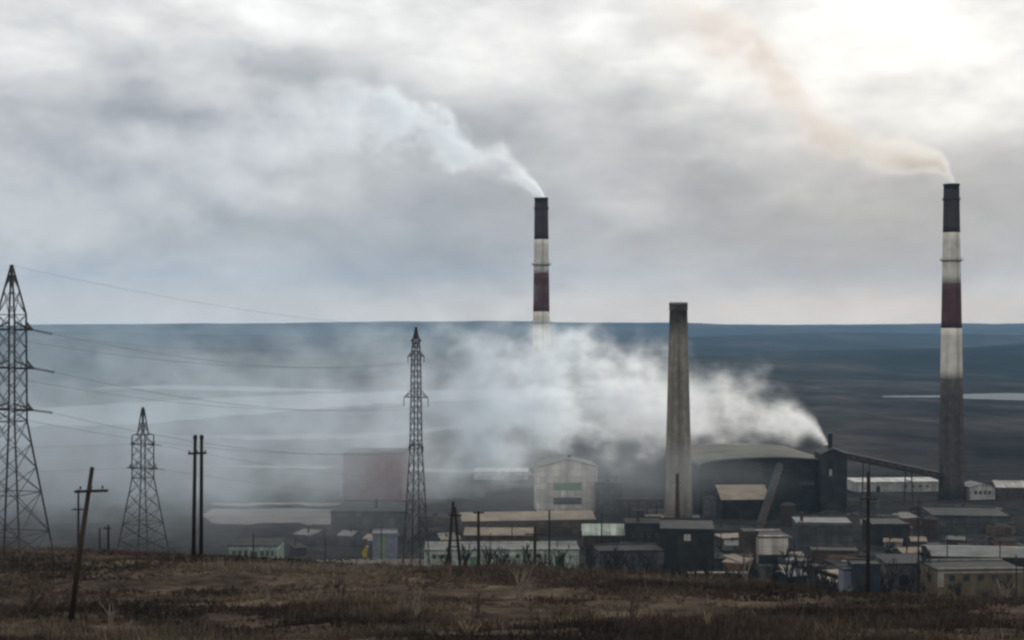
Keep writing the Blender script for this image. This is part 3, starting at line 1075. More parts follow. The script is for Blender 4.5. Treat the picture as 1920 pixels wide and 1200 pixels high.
def bldg(name, label, px0, px1, yt, yb, dep, wall, roof, kind='flat', rise=0, D=None, rz=0.0, wins=(), cat='building', doors=(), bands=(), pipes=(), over=.4, base_wall=None, turn=7.0):
    """front face seen between two pixel columns, from roof line row yt to foot row yb"""
    cx = (px0 + px1) / 2
    if D is None:
        D = foot(cx, yb)
    s = D / F
    W = (px1 - px0) * s; H = (yb - yt) * s
    z0 = ZC - (yb - 600) * s
    if rz == 0.0 and turn:
        rz = R(random.Random(label).uniform(-turn, turn))
    root = thing(name, label, cat, ((cx - 960) * s, D + dep / 2, z0), rz)
    hw, hd = W / 2, dep / 2
    rh = rise * s
    if kind == 'end_gable':
        MB().prism([(-hw, -1.5), (hw, -1.5), (hw, H), (0, H + rh), (-hw, H)], -hd, hd).build('wall', M[wall], root)
    elif kind == 'arch':
        pts = [(-hw, -4), (hw, -4)] + [(hw * math.cos(math.pi * k / 16) if 0 < k < 16 else (hw if k == 0 else -hw), H - .05 + (rh - .1) * math.sin(math.pi * k / 16)) for k in range(17)]
        MB().prism(pts, -hd, hd).build('wall', M[wall], root)
    else:
        MB().box(-hw, hw, -hd, hd, -1.8, H - (.25 if kind == 'gable' else 0)).build('wall', M[wall], root)
    o = over
    if kind == 'flat':
        MB().box(-hw - o * .5, hw + o * .5, -hd - o * .5, hd + o * .5, H + .003, H + .35).build('roof', M[roof], root)
        for (a, b_, c, d_) in ((-hw - o * .5, hw + o * .5, -hd - o * .5 - .02, -hd - o * .5 + .25), (-hw - o * .5, hw + o * .5, hd + o * .5 - .25, hd + o * .5 + .02)):
            MB().box(a, b_, c, d_, H + .353, H + .75).build('parapet', M[base_wall or wall], root)
    elif kind == 'gable':      # ridge along the front
        for sg in (-1, 1):
            y0, y1 = sg * (hd + o), 0
            mb = MB()
            vs = [(-hw - o, y0, H - .25), (hw + o, y0, H - .25), (hw + o, y1, H + rh), (-hw - o, y1, H + rh)]
            vs += [(x, y, z + .25) for x, y, z in vs]
            mb.add(vs, [(0, 1, 2, 3), (4, 5, 6, 7), (0, 1, 5, 4), (1, 2, 6, 5), (2, 3, 7, 6), (3, 0, 4, 7)])
            mb.build('roof_slope', M[roof], root)
        for sg in (-1, 1):
            ge = MB().prism([(-hd, H - .02), (hd, H - .02), (0, H + rh - .05)], -.15, .15).build('gable_end', M[wall], root)
            ge.location.x = sg * (hw - .2)
            ge.rotation_euler.z = R(90)
    elif kind == 'end_gable':
        for sg in (-1, 1):
            mb = MB()
            vs = [(sg * (hw + o), -hd - o, H - o * rh / hw), (0, -hd - o, H + rh + .03), (0, hd + o, H + rh + .03), (sg * (hw + o), hd + o, H - o * rh / hw)]
            vs += [(x, y, z + .25) for x, y, z in vs]
            mb.add(vs, [(0, 1, 2, 3), (4, 5, 6, 7), (0, 1, 5, 4), (1, 2, 6, 5), (2, 3, 7, 6), (3, 0, 4, 7)])
            mb.build('roof_slope', M[roof], root)
    elif kind == 'arch':
        mb = MB()
        arc = [((hw + o) * math.cos(math.pi * k / 20), H + .02 + rh * math.sin(math.pi * k / 20)) for k in range(21)]
        out = arc + [(x, z + .5) for x, z in reversed(arc)]
        mb.prism(out, -hd - o, hd + o)
        mb.build('roof', M[roof], root)
    elif kind == 'shed':
        mb = MB()
        vs = [(-hw - o, -hd - o, H), (hw + o, -hd - o, H), (hw + o, hd + o, H + rh), (-hw - o, hd + o, H + rh)]
        vs += [(x, y, z + .3) for x, y, z in vs]
        mb.add(vs, [(0, 1, 2, 3), (4, 5, 6, 7), (0, 1, 5, 4), (1, 2, 6, 5), (2, 3, 7, 6), (3, 0, 4, 7)])
        mb.build('roof', M[roof], root)
    for (xa, xb, ya, yb_, n, fill) in wins:        # a row of windows inside a pixel box
        wx = (xb - xa) / n
        w_ = wx * fill * s; h_ = (yb_ - ya) * s
        fm = MB()
        fr = .12
        for (a, b_, c, d_) in ((-w_ / 2, -w_ / 2 + fr, 0, h_), (w_ / 2 - fr, w_ / 2, 0, h_), (-w_ / 2 + fr, w_ / 2 - fr, 0, fr), (-w_ / 2 + fr, w_ / 2 - fr, h_ - fr, h_), (-fr / 3, fr / 3, fr, h_ - fr)):
            fm.box(a, b_, -.10, .02, c, d_)
        fme = fm.mesh('window')
        fme.materials.append(M['frame'])
        pme = MB().box(-w_ / 2 + .05, w_ / 2 - .05, -.05, .01, .05, h_ - .05).mesh('pane')
        pme.materials.append(M['glass'])
        for k in range(n):
            x = ((xa + wx * (k + .5)) - cx) * s
            wo_ = bpy.data.objects.new('window', fme)
            col.objects.link(wo_); wo_.parent = root
            wo_.location = (x, -hd - .02, (yb - yb_) * s)
            po = bpy.data.objects.new('pane', pme)
            col.objects.link(po); po.parent = wo_
    for (xa, xb, ya, yb_, mt, nm) in bands:
        MB().box((xa - cx) * s, (xb - cx) * s, -hd - .12, -hd + .05, (yb - yb_) * s, (yb - ya) * s).build(nm, M[mt], root)
    for (xa, xb, ya, mt) in doors:
        d_ = MB().box((xa - cx) * s, (xb - cx) * s, -hd - .09, -hd + .05, -.2, (yb - ya) * s).build('door', M[mt], root)
        MB().box((xb - cx) * s - .5, (xb - cx) * s - .3, -hd - .2, -hd - .09, 1.0, 1.25).build('handle', M['gallery'], d_)
    for (xa, ya, r, mt) in pipes:
        MB().lathe([(r, H - 1), (r, (yb - ya) * s), (r * 1.2, (yb - ya) * s), (r * 1.2, (yb - ya) * s + .3)], 12, (xa - cx) * s, -hd * .2).build('flue', M[mt], root)
    return root


def ribs(root, W, H, n, mat, hd):
    for k in range(n):
        x = -W / 2 + W * (k + .5) / n
        MB().box(x - .12, x + .12, -hd - .1, -hd + .02, 0, H - .2).build('rib', M[mat], root)


# smoke-wrapped left half
o = bldg('tall_hall', 'tall dull red hall half lost in the smoke', 645, 756, 852, 968, 24, 'brickred', 'roof_dark', D=648,
         bands=[(645.5, 755.5, 938, 942, 'darkwall', 'cladding_band')])
bldg('workshop', 'dark grey workshop at the foot of the dull red hall', 624, 768, 962, 1016, 30, 'greywall', 'roof_dark', wins=[(640, 690, 985, 993, 5, .6)], pipes=[(700, 945, .6, 'rust')])
bldg('mint_shed', 'small mint shed with square panels beside the pale concrete fence', 430, 522, 1024, 1056, 10, 'mint', 'roof_dark', 'shed', 4, doors=[(470, 484, 1034, 'dark_panel')],
     wins=[(434, 468, 1032, 1042, 3, .6), (488, 518, 1032, 1042, 3, .6)])
bldg('panel_kiosk', 'blue grey kiosk with a sage green middle panel beside the yellow hopper', 697, 742, 1004, 1055, 9, 'bluegrey', 'roof_grey',
     bands=[(708, 722, 1006, 1050, 'sage', 'green_panel'), (697.5, 707, 1007, 1050, 'bluegrey', 'grey_panel'), (724, 741, 1030, 1046, 'bluegrey', 'grey_panel')])
# centre
bldg('beige_building', 'big beige building with a green band and a dark band', 1005, 1118, 876, 966, 22, 'beige', 'roof_grey', 'end_gable', 15, D=618,
     bands=[(1035, 1088, 905, 919, 'green_panel', 'green_band'), (1035, 1088, 933, 946, 'dark_panel', 'window_band')], pipes=[(1068, 858, .7, 'gallery')])
bldg('dark_annex', 'smoke grey annex against the side of the big beige building', 1119, 1168, 908, 985, 20, 'greywall', 'roof_dark', D=612, pipes=[(1142, 890, .9, 'gallery'), (1158, 898, .6, 'rust')])
bldg('white_store', 'small white roofed store showing through the smoke', 890, 990, 885, 905, 12, 'white', 'white', 'shed', 3, D=800)
bldg('long_shed', 'long brown shed with a dusty tan roof below the beige building', 862, 1112, 975, 1004, 18, 'brownwall', 'roof_tan', 'gable', 9, wins=[(900, 990, 984, 991, 5, .5)])
bldg('long_shed', 'shorter brown shed with a tan roof behind the T headed pole', 872, 1000, 1003, 1028, 12, 'brownwall', 'roof_tan', 'gable', 8)
bldg('mint_hall', 'long low mint hall behind the wooden A frame pole', 795, 1085, 1033, 1068, 13, 'mint_pale', 'roof_grey', doors=[(880, 896, 1044, 'green_panel'), (1040, 1058, 1044, 'green_panel')],
     wins=[(806, 850, 1039, 1047, 3, .5), (920, 1020, 1039, 1047, 5, .4)])
bldg('mint_hall', 'plain grey low hall ending the row of mint halls', 1120, 1242, 1036, 1075, 12, 'greywall', 'roof_dark', wins=[(1140, 1200, 1048, 1055, 3, .4)])
bldg('roofed_hut', 'hut with a bright pale mint roof', 1094, 1172, 1003, 1030, 12, 'brownwall', 'mint_pale', 'gable', 15, wins=[(1105, 1165, 1010, 1018, 4, .5)])
bldg('brick_house', 'dark brick house between the hut and the plain tapering stack', 1176, 1246, 985, 1038, 16, 'darkwall', 'roof_dark', wins=[(1182, 1240, 1000, 1008, 4, .5)], pipes=[(1200, 965, .5, 'rust')])
bldg('dark_block', 'dark windowless block under the plain tapering stack', 1246, 1346, 996, 1068, 22, 'darkwall', 'roof_dark', bands=[(1290, 1302, 1002, 1014, 'beige', 'hatch')])
# smelter
sm = bldg('smelter_hall', 'huge black smelter hall with a dusty arched roof', 1296, 1560, 874, 990, 70, 'darkwall', 'roof_dust', 'arch', 15, D=622,
          wins=[(1310, 1420, 940, 950, 10, .55)], bands=[(1300, 1556, 880, 884, 'roof_dark', 'eaves_band'), (1486, 1514, 903, 911, 'greywall', 'hatch')])
bldg('black_tower_block', 'black tower block with a thin stack at the end of the smelter hall', 1542, 1590, 852, 985, 18, 'darkwall', 'roof_dark', 'end_gable', 10, D=616,
     pipes=[(1564, 816, 1.0, 'darkwall')], bands=[(1557, 1562, 880, 892, 'white', 'pale_hatch')])
bldg('tan_roof_shed', 'black shed with a bright tan roof in front of the smelter hall', 1352, 1440, 936, 1000, 24, 'darkwall', 'roof_tan', 'gable', 20, over=.8, D=592)
bldg('beige_office', 'small office with a blank beige wall and brown side wing', 1421, 1477, 1008, 1060, 12, 'beige', 'roof_dark', bands=[(1421.5, 1476.5, 1040, 1058, 'darkwall', 'dark_plinth')])
bldg('brown_wing', 'brown brick wing next to the blank beige office wall', 1396, 1420, 1000, 1058, 10, 'brownwall', 'roof_dark', wins=[(1399, 1418, 1015, 1024, 2, .6)])
bldg('window_block', 'grey block with a row of narrow windows behind the beige office', 1500, 1602, 984, 1040, 16, 'greywall', 'roof_grey', wins=[(1538, 1600, 992, 1004, 7, .55)], pipes=[(1512, 968, .5, 'rust')])
bldg('rusty_shed', 'low shed with a rusty orange wall band', 1528, 1612, 1036, 1066, 9, 'brownwall', 'roof_dark', bands=[(1556, 1606, 1040, 1049, 'orange', 'orange_band')])
bldg('blue_shed', 'dark blue steel shed behind the tall bare pole', 1602, 1652, 1062, 1116, 7, 'blue', 'roof_dark', doors=[(1608, 1630, 1075, 'darkwall')])
bldg('blue_grey_locker', 'narrow blue grey locker beside the dark blue shed', 1580, 1600, 1070, 1114, 4, 'bluegrey', 'roof_dark')
bldg('pink_garage', 'grey pink concrete garage between the tall bare pole and the ochre building', 1662, 1742, 1058, 1108, 10, 'pinkwall', 'roof_dark', 'shed', 4, doors=[(1684, 1702, 1078, 'darkwall')])
bldg('ochre_building', 'ochre building with five dark windows under a cream cornice', 1754, 1916, 1070, 1118, 12, 'ochre', 'roof_dark', base_wall='cream',
     bands=[(1753.6, 1916.4, 1066, 1074.5, 'cream', 'cornice'), (1753.6, 1765, 1074.6, 1100, 'cream', 'corner_pier')], wins=[(1767, 1904, 1077, 1089, 5, .42)])
bldg('long_dark_hall', 'long dark hall with a grey roof strip behind the ochre building', 1760, 2010, 1044, 1066, 20, 'darkwall', 'roof_grey', 'gable', 7)
bldg('scrap_store', 'low black store in the slag yard behind the tall bare pole', 1640, 1706, 986, 1022, 18, 'darkwall', 'roof_dark')
bldg('scrap_store', 'wide grey store in the slag yard behind the dark slope pole', 1760, 1900, 970, 1000, 26, 'greywall', 'roof_dark', wins=[(1780, 1890, 980, 987, 8, .5)])
bldg('white_long_house', 'long white house below the sloping conveyor', 1600, 1762, 904, 922, 14, 'white', 'white', 'shed', 2, doors=[(1640, 1648, 911, 'dark_panel')], wins=[(1690, 1745, 910, 914, 4, .35)])
bldg('white_house', 'white house beside the foot of the conveyor chimney', 1815, 1864, 914, 937, 14, 'white', 'roof_grey', 'end_gable', 6, wins=[(1822, 1858, 920, 927, 4, .5)])
bldg('brown_house', 'brown walled house with a pale roof beyond the white house', 1872, 1990, 914, 936, 14, 'brownwall', 'white', 'gable', 9, wins=[(1880, 1980, 921, 929, 9, .55)])

# crowded small sheds, tanks and flues between the big buildings
keep_out = [(790, 1020, 1090, 1070), (1090, 978, 1175, 1014), (1417, 1000, 1480, 1046), (1748, 1055, 1920, 1118), (1345, 898, 1445, 944), (1534, 980, 1604, 1008), (1552, 1036, 1610, 1052), (1245, 560, 1300, 960), (1000, 860, 1120, 962), (1750, 900, 1925, 945), (1595, 895, 1765, 925)]
crnd = random.Random(23)
seen = set()
walls_ = ['darkwall', 'greywall', 'brownwall', 'brownwall', 'pinkwall', 'greywall', 'orange', 'ochre', 'beige']
roofs_ = ['roof_dark', 'roof_dark', 'roof_grey', 'roof_tan', 'roof_dark']
cname = {'darkwall': 'black', 'greywall': 'grey', 'brownwall': 'brown', 'pinkwall': 'grey pink', 'orange': 'rusty orange', 'ochre': 'ochre', 'beige': 'beige'}
rname = {'roof_dark': 'black', 'roof_grey': 'grey', 'roof_tan': 'tan'}
zones = [(1120, 1250, 985, 1062, 12), (1290, 1420, 985, 1078, 15), (1470, 1620, 1005, 1096, 16), (1610, 1760, 935, 1075, 18), (1770, 1915, 945, 1048, 12), (770, 1000, 975, 1024, 10), (540, 770, 1012, 1046, 8), (1190, 1300, 950, 1000, 7)]
for (xa, xb, ya, yb, n) in zones:
    for _ in range(n):
        for attempt in range(20):
            w_ = crnd.uniform(14, 46); h_ = crnd.uniform(8, 22)
            px = crnd.uniform(xa, xb); py = crnd.uniform(ya, yb)
            if all(px + w_ / 2 < k[0] or px - w_ / 2 > k[2] or py < k[1] or py - h_ > k[3] for k in keep_out):
                break
        else:
            continue
        wl = crnd.choice(walls_); rf = crnd.choice(roofs_)
        kd = crnd.choice(['flat', 'shed', 'gable', 'gable']); flue = crnd.random() < .35
        lab = '%s %s shed, %s %s roof%s, crowded in near %s' % ('tiny' if w_ < 22 else 'wide' if w_ > 36 else 'small', cname[wl], {'flat': 'flat', 'shed': 'sloping', 'gable': 'pitched'}[kd], rname[rf], ' and flue' if flue else '', near_big(px, py))
        if lab in seen:
            lab = lab.replace('crowded in', 'tucked' if lab.replace('crowded in', 'tucked') not in seen else 'standing')
        seen.add(lab)
        bldg('small_shed', lab, px - w_ / 2, px + w_ / 2, py - h_, py, crnd.uniform(4, 9), wl, rf,
             kd, crnd.uniform(2, 6), rz=R(crnd.uniform(-28, 28)), cat='shed',
             pipes=[(px + crnd.uniform(-.3, .3) * w_, py - h_ - crnd.uniform(6, 18), .28, 'rust')] if flue else ())
for i, (px, py, r_, h_, mt, lab) in enumerate([(1215, 1010, 3.2, 6, 'greywall', 'squat grey tank beside the dark brick house'), (1478, 985, 3.0, 8, 'rust', 'rusty tank under the black smelter hall'), (1650, 1000, 3.4, 5, 'roof_grey', 'pale grey tank beside the low black store'),
                                      (1745, 1010, 2.6, 7, 'rust', 'rusty tank behind the dark slope pole'), (1330, 975, 2.8, 9, 'greywall', 'tall grey tank beside the tan roofed shed'), (1880, 1015, 3.0, 5, 'brownwall', 'brown tank in the slag yard')]):
    Dq = foot(px, py)
    x = (px - 960) / F * Dq
    tk = thing('storage_tank', lab, 'tank', (x, Dq, gz(x, Dq)))
    MB().lathe([(r_, -1), (r_, h_), (r_ + .1, h_), (r_ + .1, h_ + .2)], 20).build('shell', M[mt], tk)
    MB().lathe([(r_ + .05, h_ + .203), (r_ * .6, h_ + .8), (.3, h_ + 1.1)], 20).build('dome', M['roof_dark'], tk)
    MB().lathe([(.25, h_ + .9), (.25, h_ + 1.8)], 8).build('vent', M['rust'], tk)

# ------------------------------------------------------------------ conveyor gallery
def gallery_bridge(name, label, p0, p1, half_h, width, mat, trestles, sink=None):
    mid = (p0 + p1) / 2
    base = Vector((mid.x, mid.y, gz(mid.x, mid.y)))
    root = thing(name, label, 'conveyor', base)
    a = p0 - base; b_ = p1 - base
    ax = (b_ - a).normalized()
    side = Vector((-ax.y, ax.x, 0)).normalized() * width / 2
    up = Vector((0, 0, half_h))
    vs = [a + side - up, a - side - up, a - side + up, a + side + up, b_ + side - up, b_ - side - up, b_ - side + up, b_ + side + up]
    MB().add(vs, []) if False else None
    mb = MB(); mb.add(vs, [(0, 1, 2, 3), (4, 5, 6, 7), (0, 1, 5, 4), (1, 2, 6, 5), (2, 3, 7, 6), (3, 0, 4, 7)])
    mb.build('gallery_tube', M[mat], root)
    rf = MB()
    vs = [a + side * 1.1 + up * 1.02, a - side * 1.1 + up * 1.02, a + up * 1.5, b_ + side * 1.1 + up * 1.02, b_ - side * 1.1 + up * 1.02, b_ + up * 1.5]
    rf.add(vs, [(0, 1, 2), (3, 4, 5), (0, 2, 5, 3), (1, 4, 5, 2), (0, 3, 4, 1)])
    rf.build('roof', M['roof_dark'], root)
    n = 12
    for k in range(n):
        p = a.lerp(b_, (k + .5) / n) - side * 1.01
        w_ = ax * ((b_ - a).length / n * .22)
        mb = MB()
        q = [p - w_ - up * .3, p + w_ - up * .3, p + w_ + up * .35, p - w_ + up * .35]
        off = Vector((0, -.08, 0)) if side.y > 0 else Vector((0, .08, 0))
        mb.add(q + [v + off for v in q], [(0, 1, 2, 3), (4, 5, 6, 7), (0, 1, 5, 4), (1, 2, 6, 5), (2, 3, 7, 6), (3, 0, 4, 7)])
        mb.build('window', M['glass'], root)
    for f_ in trestles:
        p = a.lerp(b_, f_)
        g_ = gz(p.x + base.x, p.y + base.y) - base.z
        mb = MB()
        for sg in (-1, 1):
            mb.bar(p + side * sg * .8 - up, Vector((p.x + side.x * sg * 1.5, p.y + side.y * sg * 1.5, g_ - 1)) + ax * sg * .9, .35)
        for h in (.3, .6):
            z = mix_(p.z - half_h, g_, h)
            k_ = .8 + .7 * h
            mb.bar((p.x + side.x * k_ + ax.x * .9 * h, p.y + side.y * k_ + ax.y * .9 * h, z), (p.x - side.x * k_ - ax.x * .9 * h, p.y - side.y * k_ - ax.y * .9 * h, z), .2)
        mb.build('trestle', M['gallery'], root)
    return root


gallery_bridge('conveyor_gallery', 'long sloping conveyor gallery on trestles running down to the banded chimney', at(1566, 851, 640), at(1768, 893, 700), 1.25, 4, 'rust', (.27, .66))
gallery_bridge('inclined_conveyor', 'short steep conveyor climbing from the yard to the smelter hall', at(1424, 990, 558), at(1462, 874, 619), 1.1, 2.6, 'orange', (.55,))

# pipe rack between annex and stack
pr = thing('pipe_rack', 'overhead pipe rack on steel legs beside the plain tapering stack', 'pipe rack', Vector(((1205 - 960) / F * 560, 560, gz((1205 - 960) / F * 560, 560))))
hz_ = at(1205, 940, 560).z - pr.location.z
for k in range(6):
    x = -9 + 18 * k / 5
    MB().bar((x, -1.2, -1), (x, -1.2, hz_), .22).bar((x, 1.2, -1), (x, 1.2, hz_), .22).bar((x, -1.4, hz_), (x, 1.4, hz_), .2).build('support', M['gallery'], pr)
for k, (yy, rr) in enumerate(((-.9, .45), (.2, .6), (1.1, .3))):
    MB().tube([(-10.5, yy, hz_ + .2 + rr), (0, yy, hz_ + .2 + rr), (10.5, yy, hz_ + .2 + rr)], rr, 10).build('pipe', M['rust' if k != 1 else 'greywall'], pr, True)

# concrete fence, each panel its own piece
Dfn = foot(675, 1064)
fn = thing('concrete_fence', 'pale concrete panel fence along the brow before the dark workshop', 'fence', Vector(((675 - 960) / F * Dfn, Dfn, gz((675 - 960) / F * Dfn, Dfn))))
Wf = (832 - 518) / F * Dfn
nf = 20
pm = MB().box(-Wf / nf / 2 + .06, Wf / nf / 2 - .06, -.08, .08, -2.0, 2.1)
pm = pm.box(-Wf / nf / 2 + .3, Wf / nf / 2 - .3, -.12, -.079, .3, 1.7).mesh('panel'); pm.materials.append(M['fence'])
qm = MB().box(-.14, .14, -.16, .16, -2.0, 2.4).mesh('post'); qm.materials.append(M['fence'])
for k in range(nf + 1):
    x = -Wf / 2 + Wf * k / nf
    zg = gz(fn.location.x + x, Dfn) - fn.location.z
    if k < nf:
        o = bpy.data.objects.new('panel', pm); col.objects.link(o); o.parent = fn
        o.location = (x + Wf / nf / 2, 0, zg + .35 * random.random()); o.rotation_euler = (R(random.uniform(-2, 2)), R(random.uniform(-1, 1)), 0)
    o = bpy.data.objects.new('post', qm); col.objects.link(o); o.parent = fn
    o.location = (x, 0, zg + .2)

# yellow hopper by the kiosk
Dh = foot(684, 1050)
hp = thing('hopper', 'small yellow hopper with a slanting side beside the kiosk', 'hopper', Vector(((684 - 960) / F * Dh, Dh, gz((684 - 960) / F * Dh, Dh))))
MB().prism([(-.25, 1.0), (.55, 1.0), (1.0, 4.3), (.5, 4.6), (-1.0, 2.4)], -.9, .9).build('bin', M['yellow'], hp)
for sx in (-.5, .7):
    for sy in (-.7, .7):
        MB().bar((sx * 1.1, sy, -.5), (sx * .6, sy, 1.4), .09).build('leg', M['yellow'], hp)

# fallen slab and low kerb wall on the slope
Ds = foot(1558, 1096)
p = at(1558, 1086, Ds)
sl = MB().box(-3.2, 3.2, -1.2, 1.2, -.25, .25).build('broken_slab', M['slab'])
sl.location = p; sl.rotation_euler = (R(18), R(16), R(6)); sl.location.z = gz(p.x, p.y) + 1.1
tag(sl, 'pale broken concrete slab lying tilted by the blue grey locker', 'slab')
Dk = foot(1345, 1094)
lw = thing('retaining_wall', 'low grey retaining wall with a pale top below the dark block', 'wall', Vector(((1345 - 960) / F * Dk, Dk, gz((1345 - 960) / F * Dk, Dk))))
MB().box(-7.5, 7.5, -.5, .5, -2, 2.6).build('wall_face', M['greywall'], lw)
MB().box(-7.7, 7.7, -.7, .7, 2.603, 2.9).build('coping', M['roof_tan'], lw)

# ------------------------------------------------------------------ heath: tufts, dead saplings, bushes
def veg_mat(name, rough=.95):
    m = bpy.data.materials.new(name)
    m.use_nodes = True
    t = NT(m.node_tree)
    bs = t.n['Principled BSDF']
    bs.inputs['Roughness'].default_value = rough
    bs.inputs['Specular IOR Level'].default_value = .1
    a = t.node('ShaderNodeAttribute'); a.attribute_name = 'tone'
    t.l.new(a.outputs['Color'], bs.inputs['Base Color'])
    return m


VEG = veg_mat('dry heath')
ANCH = [(20, 'the big dark pylon'), (135, 'the leaning pole'), (268, 'the squat pylon'), (371, 'the twin wooden poles'), (475, 'the mint shed'), (675, 'the concrete fence'), (780, 'the slim pylon'), (851, 'the wooden A frame'),
        (898, 'the T headed pole'), (1003, 'the stout dark pole'), (1130, 'the pale mint hut'), (1205, 'the dark brick house'), (1290, 'the dark windowless block'), (1345, 'the retaining wall'), (1410, 'the brown brick wing'), (1450, 'the beige office'), (1500, 'the rubble heap'),
        (1558, 'the broken slab'), (1590, 'the blue grey locker'), (1628, 'the tall bare pole'), (1700, 'the grey pink garage'), (1800, 'the ochre building'), (1905, 'the short leaning pole')]


def near(px):
    return min(ANCH, key=lambda a_: abs(a_[0] - px))[1]


tones = np.array([(.024, .021, .019), (.040, .035, .027), (.068, .046, .039), (.078, .060, .046), (.105, .079, .060), (.14, .114, .074), (.19, .155, .115)])


def heath(name, n, dlo, dhi, hmin, hmax, blades, seed):
    r_ = np.random.default_rng(seed)
    D_ = np.exp(r_.uniform(math.log(dlo), math.log(dhi), n))
    u = r_.uniform(-.43, .43, n)
    x = u * D_; y = D_
    dens = fbm(x / 9, y / 9, 71) + .25 * fbm(x / 2.2, y / 2.2, 73)
    keep = dens + r_.uniform(-.28, .36, n) > .03
    x, y, dens = x[keep], y[keep], dens[keep]
    z = ZC - depth(x, y)
    pick = 1.5 * fbm(x / 12 + 5, y / 9, 77) + r_.uniform(-.3, .3, len(x))
    ti = np.clip(((pick + .75) / 1.5 * 7).astype(int), 0, 6)
    vs = []; cs = []
    k = 0
    for b in range(blades):
        a = r_.uniform(0, 2 * np.pi, len(x)); h = r_.uniform(hmin, hmax, len(x)) * (.6 + .7 * np.clip(dens + .4, 0, 1.2))
        ln = r_.uniform(.15, .75, len(x)) * h
        wd = r_.uniform(.012, .03, len(x)) * (1 + y / 90)
        ox = r_.normal(0, .12, len(x)); oy = r_.normal(0, .12, len(x))
        a2 = r_.uniform(0, 2 * np.pi, len(x))
        p1 = np.stack([x + ox - wd * np.cos(a2), y + oy - wd * np.sin(a2), z - .05], 1)
        p2 = np.stack([x + ox + wd * np.cos(a2), y + oy + wd * np.sin(a2), z - .05], 1)
        p3 = np.stack([x + ox + ln * np.cos(a), y + oy + ln * np.sin(a), z + h], 1)
        vs.append(np.stack([p1, p2, p3], 1).reshape(-1, 3))
        sh = r_.uniform(.6, 1.35, (len(x), 1))
        cs.append(np.repeat(tones[ti] * sh, 3, axis=0))
    V_ = np.concatenate(vs); C_ = np.concatenate(cs)
    nt = len(V_) // 3
    me = bpy.data.meshes.new(name)
    me.vertices.add(len(V_)); me.loops.add(len(V_)); me.polygons.add(nt)
    me.vertices.foreach_set('co', V_.astype(np.float32).ravel())
    me.loops.foreach_set('vertex_index', np.arange(len(V_), dtype=np.int32))
    me.polygons.foreach_set('loop_start', np.arange(0, len(V_), 3, dtype=np.int32))
    me.update()
    ca = me.color_attributes.new('tone', 'FLOAT_COLOR', 'POINT')
    ca.data.foreach_set('color', np.concatenate([C_, np.ones((len(C_), 1))], 1).astype(np.float32).ravel())
    me.materials.append(VEG)
    o = bpy.data.objects.new(name, me)
    col.objects.link(o)
    o['kind'] = 'stuff'
    o['label'] = 'dry brown heath and dead grass covering the hillside'
    return o


heath('dry_heath', 95000, 46, 190, .10, .38, 7, 5)


def bush_bm(rnd, h, stems, spread, r0, tone, lev=2, thin=.55):
    """bare branching bush: stems that fork into twigs"""
    mb = MB()
    def limb(p, d_, ln, r, lev):
        q = p + d_ * ln
        mid = p.lerp(q, .5) + Vector((rnd.uniform(-1, 1), rnd.uniform(-1, 1), 0)) * ln * .07
        n0 = len(mb.v)
        mb.tube([p, mid, q], [r, r * .8, r * .55], 4)
        sh = rnd.uniform(.7, 1.3)
        mb.c.extend([tuple(c * sh for c in tone)] * (len(mb.v) - n0))
        if lev > 0:
            for _ in range(rnd.randint(2, 3)):
                dd = (d_ + Vector((rnd.uniform(-1, 1), rnd.uniform(-1, 1), rnd.uniform(-.1, .7))) * .65).normalized()
                limb(p.lerp(q, rnd.uniform(.45, 1)), dd, ln * rnd.uniform(.45, .7), r * thin, lev - 1)
    for _ in range(stems):
        d_ = Vector((rnd.uniform(-1, 1) * spread, rnd.uniform(-1, 1) * spread, 1)).normalized()
        limb(Vector((rnd.uniform(-.1, .1), rnd.uniform(-.1, .1), -.1)), d_, h * rnd.uniform(.45, .65), r0, lev)
    return mb


pale = (.23, .19, .155); brown = (.085, .064, .050); dark = (.040, .033, .028); straw = (.26, .215, .13)
marks = [(205, 1192, 74, pale, 2.0, .12), (780, 1160, 62, pale, 2.0, .25), (895, 1160, 72, brown, 2.2, .25), (975, 1130, 66, pale, 1.6, .3), (1120, 1125, 60, pale, 1.8, .3),
         (1190, 1168, 64, brown, 1.6, .4), (1250, 1140, 58, pale, 1.4, .4), (1495, 1165, 58, straw, 1.7, .6), (1575, 1165, 56, pale, 1.2, .4), (1885, 1150, 70, pale, 1.8, .2),
         (700, 1170, 52, brown, 1.2, .5), (540, 1180, 46, brown, 1.1, .6), (1395, 1120, 80, pale, 1.9, .15), (1330, 1180, 46, straw, 1.2, .5), (300, 1185, 45, brown, 1.0, .6),
         (880, 1195, 40, straw, 1.1, .6), (1030, 1195, 44, brown, 1.3, .5), (1700, 1180, 52, brown, 1.5, .5), (1790, 1160, 56, dark, 1.8, .5), (60, 1150, 54, dark, 1.3, .6),
         (640, 1120, 40, dark, 1.2, .6), (430, 1120, 40, dark, 1.1, .6), (1440, 1190, 50, brown, 1.4, .5), (1650, 1190, 50, dark, 1.3, .5), (1850, 1190, 60, brown, 1.6, .5),
         (1085, 1090, 40, dark, 1.7, .5), (1160, 1100, 50, dark, 1.8, .5), (950, 1085, 36, dark, 1.6, .5), (1230, 1100, 44, dark, 1.6, .5), (820, 1090, 30, dark, 1.2, .6)]
where = {}
